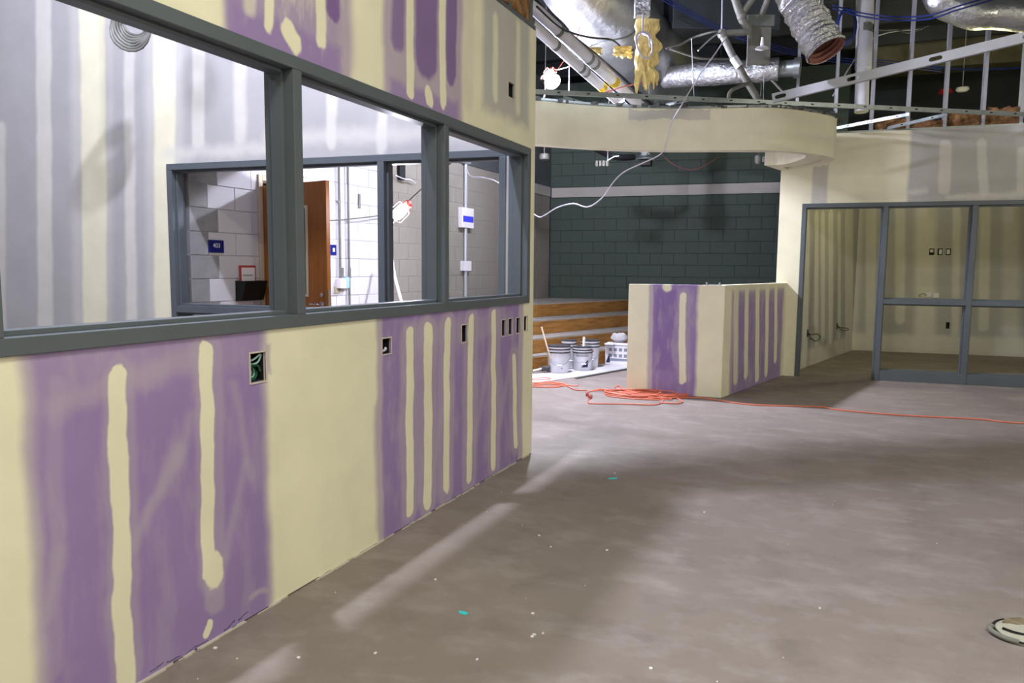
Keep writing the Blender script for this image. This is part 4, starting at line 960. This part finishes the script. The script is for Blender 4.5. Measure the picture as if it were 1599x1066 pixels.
# loose cables in the ceiling
cable('data_cable', 'long white cable sagging down in front of the curved bulkhead to the corridor', 'cable', [(-4.71,9.051,2.676), (-4.51,8.794,2.528), (-4.221,8.586,2.476), (-3.875,8.288,2.368), (-3.461,7.894,2.115), (-3.047,7.505,1.899), (-2.897,7.35,1.892), (-2.706,7.222,1.958), (-2.524,7.197,1.99), (-2.354,7.158,1.95), (-2.215,7.174,2.036), (-2.103,7.185,2.19), (-1.996,7.188,2.285), (-1.833,7.214,2.36), (-1.655,7.247,2.447), (-1.605,7.284,2.583), (-1.583,7.309,2.725), (-1.517,7.413,2.903), (-1.399,7.725,3.267), (-1.309,8.129,3.585), (-1.266,8.505,3.839)], .0062, M_CABLEW, n=5)
for k in range(3):
    cable('data_cable', ('upper', 'middle', 'lower')[k] + ' of three blue cables crossing the dark ceiling to the right', 'cable', [Vector(p) + Vector((0, 0, -.03 * k)) for p in ((-2.059,8.887,4.509), (-1.763,9.111,4.354), (-1.441,9.348,4.21), (-0.879,9.801,4.064), (-0.456,10.2,4.017), (-0.017,10.62,4.015), (0.435,10.93,4.023), (1.051,11.31,3.983))], .0065, M_CABLEB, 'blue cables slung across the ceiling')
for k in range(2):
    cable('data_cable', ('upper', 'lower')[k] + ' of two blue cables sagging past the drain pipe to the right duct', 'cable', [Vector(p) + Vector((0, 0, -.035 * k)) for p in ((-0.244,9.452,4.336), (0.058,9.35,4.183), (0.375,9.259,4.075), (0.668,8.708,3.886), (0.902,8.594,3.907), (1.194,8.621,3.972))], .008, M_CABLEB, 'blue cables by the drain pipe')
bc = tag(empty('cable_coil', (-0.087,9.497,4.106)), 'coil of blue cable behind the open flexible duct', 'coil')
for k in range(4):
    r0 = .17 + .012 * k; MB().tube([(r0 * math.cos(t_ * PI / 10) * .55 * math.cos(rad(24)), r0 * math.cos(t_ * PI / 10) * .55 * math.sin(rad(24)) + .015 * k, r0 * math.sin(t_ * PI / 10)) for t_ in range(21)], .009, 6).build('loop', M_CABLEB, bc, smooth=True)
GC = [([(-1.948,8.642,3.828), (-1.804,8.711,3.873), (-1.655,8.786,3.961), (-1.461,8.765,3.989), (-1.344,8.819,4.004)], .013, M_CABLEG, 'grey cable curving left from the sprinkler elbow'), ([(-1.908,8.659,3.828), (-1.712,8.739,3.758), (-1.544,8.809,3.716), (-1.293,9.033,3.747)], .013, M_CABLEG, 'grey cable drooping along the top of the branch duct'), ([(-1.538,8.369,3.692), (-1.448,8.535,3.841), (-1.366,8.694,3.958)], .009, M_GALVL, 'straight pale rod leaning on the sprinkler elbow'),
      ([(0.18,10.29,4.26), (0.359,10.37,4.254), (0.465,10.42,4.263), (0.609,10.48,4.225), (0.819,10.58,4.313)], .008, M_CABLEG, 'thin pale wire waving between the studs'), ([(-0.222,10.7,3.59), (0.194,10.74,4.26), (0.766,10.78,4.338)], .008, M_GALVL, 'thin straight wire slanting behind the drain pipe'), ([(0.924,12.61,4.348), (1.226,12.74,4.295), (1.697,12.95,4.281), (2.464,13.29,4.325)], .014, M_CABLEB, 'dark blue cable low behind the right studs'),
      ([(-0.854,9.314,3.535), (-0.732,9.354,3.403)], .012, M_GPIPE, 'short grey strut slanting below the collar'), ([(-2.028,8.114,3.349), (-2.247,8.012,3.299), (-2.465,7.907,3.221)], .006, M_CABLER, 'thin red wire slanting below the yellow insulation'), ([(-3.042,8.015,3.53), (-2.933,7.963,3.625), (-2.781,7.944,3.842), (-2.722,7.872,3.949)], .006, M_CABLER, 'thin red wire climbing from the bulkhead work light')]
for pts, r, m_, lb in GC: cable('loose_wire', lb, 'wire', pts, r, m_)
wr = tag(empty('smoke_detector', (1.494,12.94,4.005)), 'round white detector base with red cap hanging behind the studs', 'detector')
MB().lathe([(0, -.03), (.06, -.025), (.09, 0), (.085, .03), (0, .04)], 18).build('base', M_WPIPE, wr, smooth=True)
MB().lathe([(0, 0), (.10, .0), (.08, .05), (0, .07)], 18).build('cap', plain('red_plastic', (150, 34, 30), .5), wr, (-.22, -.02, -.03), smooth=True); MB().tube([(0, 0, .03), (0, 0, 1.38)], .006, 6).build('hanger', M_GALVL, wr)
# dark duct trunk and beams high in the void
M_DUCTD = plain('dark_duct_metal', (66, 72, 78), .5, .35, .12, 4)
tag(MB().box(-.62, .7, -.3, .3, -.3, .3).build('rectangular_duct', M_DUCTD, None, (-1.591,9.87,4.565), rad(24), bevel=.01), 'dark rectangular duct trunk behind the hanging insulation', 'duct')
tag(MB().box(-1.9, 1.9, -.25, .25, -.22, .22).build('rectangular_duct', plain('dusty_beam', (104, 100, 78), .8, 0, .2, 5), None, (2.193,14.78,4.938), TH, bevel=.01), 'dusty tan duct trunk behind the right studs', 'duct')
tag(MB().box(-1.5, 1.5, -.2, .2, -.16, .16).build('rectangular_duct', M_DUCTD, None, (0.77,13.53,5.369), TH, bevel=.01), 'grey duct trunk behind the drain pipe and blue cables', 'duct')

# fittings under the bulkhead against the dark green wall
def fit(name, p, label, cat): return tag(empty(name, p, TH), label, cat)
o = fit('flexible_duct', (-2.63,10.56,2.982), 'short silver flexible duct end hanging behind the bulkhead', 'duct')
pts = [(0, 0, .5 - .04 * i) for i in range(15)]; MB().tube(pts, [.075 + .008 * (i % 2) for i in range(15)], 16).build('foil_sleeve', M_FOILF, o, smooth=True)
MB().lathe([(.12, -.10), (.13, -.085), (.09, -.06), (.08, -.04)], 16).build('collar', M_GALV, o, smooth=True); MB().box(-.07, .09, -.06, .06, -.19, -.10).build('damper', M_BLACK, o, bevel=.01); MB().tube([(0, 0, .45), (.9, .7, 2.4)], .006, 6).build('hanger', M_GALVL, o)
o = fit('junction_box', (-3.204,10.28,2.814), 'row of small pale connectors hung on a bracket under the bulkhead', 'junction box')
for i in range(4): MB().box(-.07 + i * .05, -.032 + i * .05, -.03, .03, -.035, .045).build('connector', M_GPIPE, o, bevel=.004)
MB().tube([(.05, 0, .02), (.2, 0, .10), (.26, 0, .10)], .010, 6).build('arm', M_GALV, o); MB().tube([(.10, 0, .05), (.10, 0, 2.6)], .006, 6).build('rod', M_GALVL, o)
o = fit('pipe_hanger', (-3.941,9.969,2.924), 'dark pipe hanger clamp at the left end under the bulkhead', 'bracket')
MB().lathe([(.05, -.06), (.07, -.05), (.07, .02), (.05, .03)], 12).build('clamp', M_GPIPE, o, smooth=True); MB().tube([(0, 0, .02), (0, 0, 2.5)], .007, 6).build('rod', M_GPIPE, o)
o = fit('pipe_hanger', (-1.131,10.88,2.87), 'small grey pipe fitting beside the bulkhead inner wall', 'bracket')
MB().lathe([(.03, -.08), (.05, -.05), (.05, .03), (.03, .05)], 12).build('clamp', M_GPIPE, o, smooth=True); MB().box(.05, .13, -.03, .03, -.06, .02).build('valve', M_GPIPE, o, bevel=.006); MB().tube([(0, 0, .02), (0, 0, 2.5)], .007, 6).build('rod', M_GPIPE, o)
cable('black_pipe', 'black pipe running under the bulkhead toward the flexible duct', 'pipe', [(-3.281,10.27,3.03), (-3.14,10.44,2.957), (-2.987,10.5,2.921), (-2.829,10.68,2.947)], .045, M_CABLEK)
cable('red_wire', 'thin red wire sagging under the bulkhead', 'wire', [(-2.214,9.734,2.827), (-2.094,9.774,2.712), (-1.962,9.825,2.639), (-1.832,9.881,2.623), (-1.712,9.939,2.666), (-1.536,10.03,2.792)], .0045, plain('dark_red_cable', (110, 60, 58), .5))
cable('black_cable', 'black cable hanging with a loose loop on the green wall', 'cable', [(-2.21,13.97,5.36), (-2.123,13.81,3.563), (-2.108,13.79,3.256), (-2.006,13.71,3.175), (-1.969,13.74,3.266), (-2.087,13.67,3.129), (-2.203,13.72,3.051), (-2.22,13.71,2.982), (-2.139,13.75,3.029), (-2.097,13.87,2.939)], .022, M_CABLEK)

# ------------------------------------------------------------------ floor clutter by the stage
def slabpoly(name, pts, th, mat, z=0.0):
    c = Vector((sum(p[0] for p in pts) / len(pts), sum(p[1] for p in pts) / len(pts), z))
    o = MB().prism([[(p[0] - c.x, p[1] - c.y) for p in pts]], 0, th).build(name, mat, None, c); return o
tag(slabpoly('floor_sheet', [(-3.56,8.447,0), (-3.162,9.387,0), (-2.704,10.31,0), (-2.561,9.773,0), (-2.94,8.584,-0), (-3.281,7.789,0)], .006, M_SHEET), 'dusty white sheet on the floor under the buckets', 'sheet')
p, q = Vector((-2.896,8.457,0.012)), Vector((-2.53,9.654,0.012))
o = tag(bar_mesh(p, q, .035, .012, 'metal_strip', M_GPIPE), 'thin grey metal strip lying along the front of the white sheet', 'metal strip')
def bucket(loc, r, h, label, mud=True, graphic=0, seed=1, turn=0):
    root = tag(empty('bucket', loc, turn), label, 'bucket', 'joint compound buckets by the stage')
    rb = r * .9
    MB().lathe([(0, .001), (rb - .006, .001), (rb, .010), (r * .985, h * .78), (r * .97, h), (r * .93, h), (r * .90, h * .80), (r * .84, .03), (0, .03)], 28).build('body', M_BUCKET, root, smooth=True)
    for z, m_ in ((h * .76, M_SMEAR), (h * .82, M_BUCKET), (h * .87, M_SMEAR), (h * .93, M_BUCKET), (h * .985, M_SMEAR)):
        MB().lathe([(r * .97, z - h * .022), (r * 1.04, z - h * .018), (r * 1.045, z + h * .018), (r * .97, z + h * .022)], 28).build('rim_ring', m_, root, smooth=True)
    if mud: MB().lathe([(0, h * .84), (r * .5, h * .86), (r * .91, h * .85)], 20).build('compound', M_SHEET, root, smooth=True)
    pts = [(r * 1.03 * math.cos(a), r * 1.03 * math.sin(a) - .012, h * .72 - h * .42 * math.sin((a + PI) / PI * PI)) for a in [-PI + k * PI / 12 for k in range(13)]]
    MB().tube(pts, .004, 6).build('bail_handle', M_GALV, root, smooth=True)
    c = Vector(pts[6]); MB().tube([c + Vector((-.035, -.004, 0)), c + Vector((.035, -.004, 0))], .009, 8).build('grip', M_BUCKET, root, smooth=True)
    def patch(a0, a1, z0, z1, m_, nm, tri=False):
        vs = []; fs = []; n = 6
        for k in range(n + 1):
            a = a0 + (a1 - a0) * k / n; rr = rb + (r * .985 - rb) * (z0 / (h * .78)) + .002; zt = z0 + (z1 - z0) * (k / n if tri else 1)
            r2 = rb + (r * .985 - rb) * (zt / (h * .78)) + .002
            vs += [(rr * math.cos(a), rr * math.sin(a), z0), (r2 * math.cos(a), r2 * math.sin(a), zt)]
        for k in range(n): fs.append((2 * k, 2 * k + 2, 2 * k + 3, 2 * k + 1))
        mb = MB(); mb.add(vs, fs); mb.build(nm, m_, root)
    if graphic == 1: patch(-PI / 2 + .2, -PI / 2 + .32, h * .15, h * .20, M_LBL, 'stamp')
    if graphic == 2:
        for k in range(7): patch(-PI / 2 - .75 + k * .19, -PI / 2 - .62 + k * .19, h * .60, h * .67, M_LBL, 'print_mark')
        patch(-PI / 2 - .8, -PI / 2 + .5, h * .70, h * .715, M_LBL, 'print_line'); patch(-PI / 2 - .2, -PI / 2 + .55, h * .15, h * .48, M_NAVY, 'print_wedge', True)
    if graphic == 3:
        for k in range(3): patch(-PI / 2 - .25 + k * .2, -PI / 2 - .12 + k * .2, h * .58, h * .65, M_REDP, 'print_mark')
        patch(-PI / 2 - .1, -PI / 2 + .08, h * .46, h * .53, M_REDP, 'print_mark')
    return root
v = rad(24)
bucket((-3.283,8.896,0.006), .146, .345, 'frontmost white bucket with smeared rim holding the thin stick', True, 1, 1, v)
bucket((-3.077,9.241,0.006), .128, .31, 'middle white bucket with dark wedge print on its label', True, 2, 2, v)
bucket((-3.076,9.564,0.006), .124, .37, 'rearmost white bucket with small red print holding a tool handle', True, 3, 3, v)
bucket((-3.289,9.307,0.006), .100, .38, 'white bucket with black rim mostly hidden behind the two front buckets', True, 0, 4, v)
cable('mixing_stick', 'thin pale wooden stick leaning out of the frontmost bucket', 'stick', [(-3.336,8.751,0.19), (-3.397,8.744,0.376), (-3.464,8.738,0.594)], .011, plain('pale_stick', (220, 200, 176), .7), n=2)
cable('tool_handle', 'short pale tool handle standing up from the rear bucket', 'tool', [(-3.064,9.241,0.254), (-3.081,9.308,0.434)], [.02, .02, .02], plain('pale_handle', (206, 200, 186), .6), n=2)
rl = tag(empty('paint_roller', (-3.43,8.728,0.03), v), 'small paint roller lying beside the frontmost bucket', 'roller')
MB().tube([(-.02, 0, .03), (.08, .02, .03)], .035, 12).build('sleeve', M_SMEAR, rl, smooth=True); MB().tube([(-.13, -.01, .0), (-.05, 0, .02), (-.01, 0, .03)], .014, 8).build('handle', M_PAPER, rl, smooth=True)
bx = tag(empty('compound_box', (-2.808,10.05,0.006), rad(5)), 'printed white cardboard box of compound with a bag on top by the low wall', 'box')
MB().box(-.17, .17, -.12, .08, 0, .30).build('carton', M_PAPER, bx, bevel=.004)
mb = MB()
for r in range(2):
    for k in range(4): mb.box(-.12 + k * .07, -.075 + k * .07, -.1215, -.12, .19 - r * .085, .235 - r * .085)
mb.box(-.10, .15, -.1215, -.12, .055, .09).box(-.15, .15, -.1215, -.12, .265, .275).build('print', M_LBL, bx)['kind'] = 'stuff'
mb = MB(); mb.add([(-.1715, -.10, .03), (-.1715, .05, .03), (-.1715, -.04, .20)], [(0, 1, 2)]); mb.add([(-.16, -.1215, .03), (-.10, -.1215, .03), (-.11, -.1215, .17)], [(0, 1, 2)]); mb.build('print_wedge', M_NAVY, bx)
MB().box(-.17, -.04, -.20, -.12, .285, .30).build('flap', M_PAPER, bx)
tag(batt(plain('crumpled_bag', (186, 184, 188), .5), 'plastic_bag', (1, 0, 0), (0, 1, 0), Vector((-2.808,10.05,0.006)) + Vector((-.11, -.08, .375)), .22, .14, .12, seed=31, rag=.03, nx=10, nz=10), 'crumpled pale plastic bag on top of the printed carton', 'bag')
tl = tag(empty('taping_tool', on('P', -0.122, .06, 1.175), rad(3.7)), 'small clear plastic tray left on top of the low wall', 'tray')
MB().box(-.07, .07, -.04, .04, 0, .008).box(-.07, -.06, -.04, .04, .008, .03).box(.06, .07, -.04, .04, .008, .03).build('tray', M_GALVL, tl, bevel=.003)

# ------------------------------------------------------------------ orange extension cords
oc = tag(empty('extension_cord', (-1.888,7.629,0)), 'orange extension cord heaped in front of the low wall and trailing off right', 'extension cord')
bl = Vector((-1.888,7.629,0)); R_ = .007
C0 = Vector((-1.949,7.598,0)) - bl
rn = random.Random(4)
ux, uy = Vector((math.cos(rad(12)), math.sin(rad(12)), 0)), Vector((-math.sin(rad(12)), math.cos(rad(12)), 0))
pts = []
for k in range(9 * 9):
    a = k * 2 * PI / 9; lay = k / 81
    rx = .29 + .13 * math.sin(k * .37) + rn.uniform(-.05, .05); ry = .22 + .13 * math.sin(k * .23 + 1) + rn.uniform(-.03, .03)
    p = Vector((-1.879,7.678,0)) - bl + ux * (rx * math.cos(a) + .12 * math.sin(k * .05)) + uy * (ry * math.sin(a) * .75) + Vector((0, 0, R_ + .05 * lay * (1 - abs(math.sin(k * .3)) * .7)))
    pts.append(p)
MB().tube(smooth_path(pts, 3), R_, 6).build('coil', M_ORANGE, oc, smooth=True)
def fl_(L, z=R_): return [Vector((p[0], p[1], z)) - bl for p in L]
for L in ([(-1.622,7.507,0), (-1.586,7.283,0), (-1.637,7.142,0), (-1.816,7.09,0), (-1.992,7.021,0), (-2.18,6.946,0), (-2.242,6.954,0), (-2.293,7.087,0), (-2.31,7.202,0)], [(-2.381,7.336,0), (-2.438,7.53,0), (-2.433,7.672,0), (-2.344,7.74,-0), (-2.212,7.784,0), (-2.021,7.741,0)], [(-2.433,7.672,0), (-2.402,7.807,0), (-2.313,7.828,-0), (-2.18,7.8,0)], [(-2.235,7.498,0), (-2.222,7.572,0), (-2.098,7.634,0)], [(-2.235,7.498,0), (-2.14,7.415,0), (-1.895,7.39,0), (-1.644,7.454,0)], [(-1.611,7.31,0), (-1.512,7.3,0), (-1.426,7.344,0), (-1.408,7.451,0), (-1.473,7.582,0), (-1.497,7.633,0), (-1.402,7.723,0), (-1.244,7.76,0), (-1.038,7.677,0), (-0.84,7.598,0), (-0.6,7.623,0), (-0.136,7.78,0), (0.009,7.705,0), (0.259,7.654,0), (0.636,7.672,0), (0.952,7.73,0), (1.258,7.771,0), (1.399,7.732,0), (1.74,7.78,0)], [(-1.756,7.652,0), (-1.609,7.597,0), (-1.541,7.527,0), (-1.652,7.492,0)]):
    MB().tube(smooth_path(fl_(L), 6), R_, 6).build('cord', M_ORANGE, oc, smooth=True)
MB().tube(smooth_path([Vector(p) - bl for p in ((-2.196,7.726,0.01), (-2.193,7.737,0.058), (-2.162,7.806,0.057), (-2.108,7.718,0.046), (-2.06,7.725,0.01))], 5), R_, 6).build('cord', M_ORANGE, oc, smooth=True)
for a, b in (((-2.31,7.202,0), (-2.336,7.316,0)), ((-2.381,7.336,0), (-2.418,7.45,0))): MB().tube(fl_([a, b], .016), .018, 10).build('plug', M_CABLER, oc, smooth=True)
o2 = tag(empty('extension_cord', (-3.083,7.89,0)), 'orange extension cord looped on the floor at the corner of the purple wall', 'extension cord')
bl = Vector((-3.083,7.89,0))
for L in ([(-3.497,8.005,0), (-3.335,8.174,0), (-3.277,8.321,0), (-3.158,8.294,0), (-3.165,8.204,0), (-3.258,8.128,0), (-3.423,7.932,0)], [(-3.418,7.825,0), (-3.231,7.921,0), (-3.068,8.059,0), (-2.948,8.039,0), (-2.841,7.961,0), (-2.846,7.804,0), (-2.926,7.688,0), (-3.116,7.641,0), (-3.306,7.569,0)], [(-3.37,7.716,0), (-3.177,7.789,0), (-3.016,7.924,0), (-2.852,7.903,0), (-2.738,7.91,0), (-2.679,7.94,0)], [(-3.151,7.725,0), (-2.953,7.8,0), (-2.831,7.888,-0), (-2.781,7.837,0), (-2.617,7.65,0), (-2.496,7.687,0)], [(-3.213,7.876,0), (-2.993,7.989,0), (-2.884,7.992,0), (-2.777,7.89,0)]):
    MB().tube(smooth_path(fl_(L), 6), R_, 6).build('cord', M_ORANGE, o2, smooth=True)

# ------------------------------------------------------------------ bits on the near floor
def chip(p, w_, h_, ang, mat, name):
    mb = MB(); n = 9; lp = [(w_ * math.cos(k * 2 * PI / n) * (1 + .18 * math.sin(k * 2.3)), h_ * math.sin(k * 2 * PI / n) * (1 + .2 * math.sin(k * 1.7))) for k in range(n)]
    return mb.prism([lp], 0, .003).build(name, mat, None, (p[0], p[1], 0), ang)
tag(chip((-1.279,4.501,0), .034, .013, rad(40), M_CYAN, 'tape_scrap'), 'cyan tape scrap on the floor farther from the camera', 'tape scrap', 'cyan tape scraps')
tag(chip((-1.285,2.451,0), .022, .012, rad(-5), M_CYAN, 'tape_scrap'), 'cyan tape scrap on the floor nearest the camera', 'tape scrap', 'cyan tape scraps')
mb = MB(); rn = random.Random(9)
for p in ((-1.642,1.919,0), (-1.42,2.054,0), (-1.08,2.165,0), (-0.968,2.409,0), (-0.969,2.392,0), (-0.942,2.431,0), (-1.036,2.561,0), (-1.328,3.356,0), (-1.22,3.237,0), (-0.962,3.313,0), (-0.524,2.36,0), (-0.632,4.077,0), (-0.016,3.084,0), (-1.949,1.847,0), (-3.109,8.496,0), (-2.802,8.595,0), (-2.712,8.671,0), (-2.454,7.3,0), (-1.301,4.622,0), (-1.536,2.674,0)):
    a, b = rn.uniform(.003, .007), rn.uniform(.003, .006); mb.box(p[0] - a, p[0] + a, p[1] - b, p[1] + b, 0, .004)
for k in range(50):
    x_, y_ = rn.uniform(-1.9, 2.2), rn.uniform(1.3, 7.5); a, b = rn.uniform(.001, .003), rn.uniform(.001, .003); mb.box(x_ - a, x_ + a, y_ - b, y_ + b, 0, .002)
o = mb.build('plaster_crumbs', M_CHIP); o['kind'] = 'stuff'; o['label'] = 'white plaster crumbs scattered over the concrete floor'; o['category'] = 'debris'
cv = tag(empty('floor_cover', (0.697,3.177,0), rad(24)), 'dusty oval cover with dark rim lying on the floor at the right edge', 'cover')
def ell(rx, ry, n=28, x=0, y=0): return [(x + rx * math.cos(k * 2 * PI / n), y + ry * math.sin(k * 2 * PI / n)) for k in range(n)]
MB().prism([ell(.118, .112)], 0, .010).build('base', M_RIMG, cv, bevel=.003)
MB().tube([(a, b, .010) for a, b in ell(.113, .107)] + [(.113, 0, .010)], .005, 6, caps=False).build('dark_rim', M_BLACK, cv, smooth=True)
MB().lathe([(0, .024), (.06, .023), (.095, .017), (.104, .010)], 28).build('disc', M_COVER, cv, smooth=True)
MB().prism([[(-.02, .035), (.06, .04), (.10, .02), (.085, .075), (.03, .098), (-.03, .09), (-.06, .06)]], .012, .0235).build('brown_patch', plain('brown_dust', (122, 110, 88), .9, 0, .3, 30), cv)
MB().tube(smooth_path([(-.105, .045, .012), (-.128, .03, .016), (-.135, -.005, .016), (-.118, -.045, .014), (-.085, -.072, .012)], 6), .0095, 8).build('loop_handle', M_RIMG, cv, smooth=True)
MB().tube(smooth_path([(-.088, .012, .020), (-.07, -.02, .0215), (-.045, -.04, .022)], 5), .0065, 8).build('slot', M_BLACK, cv, smooth=True)
MB().box(.0, .06, -.045, .02, .022, .026).build('square_boss', M_COVER, cv, bevel=.003)
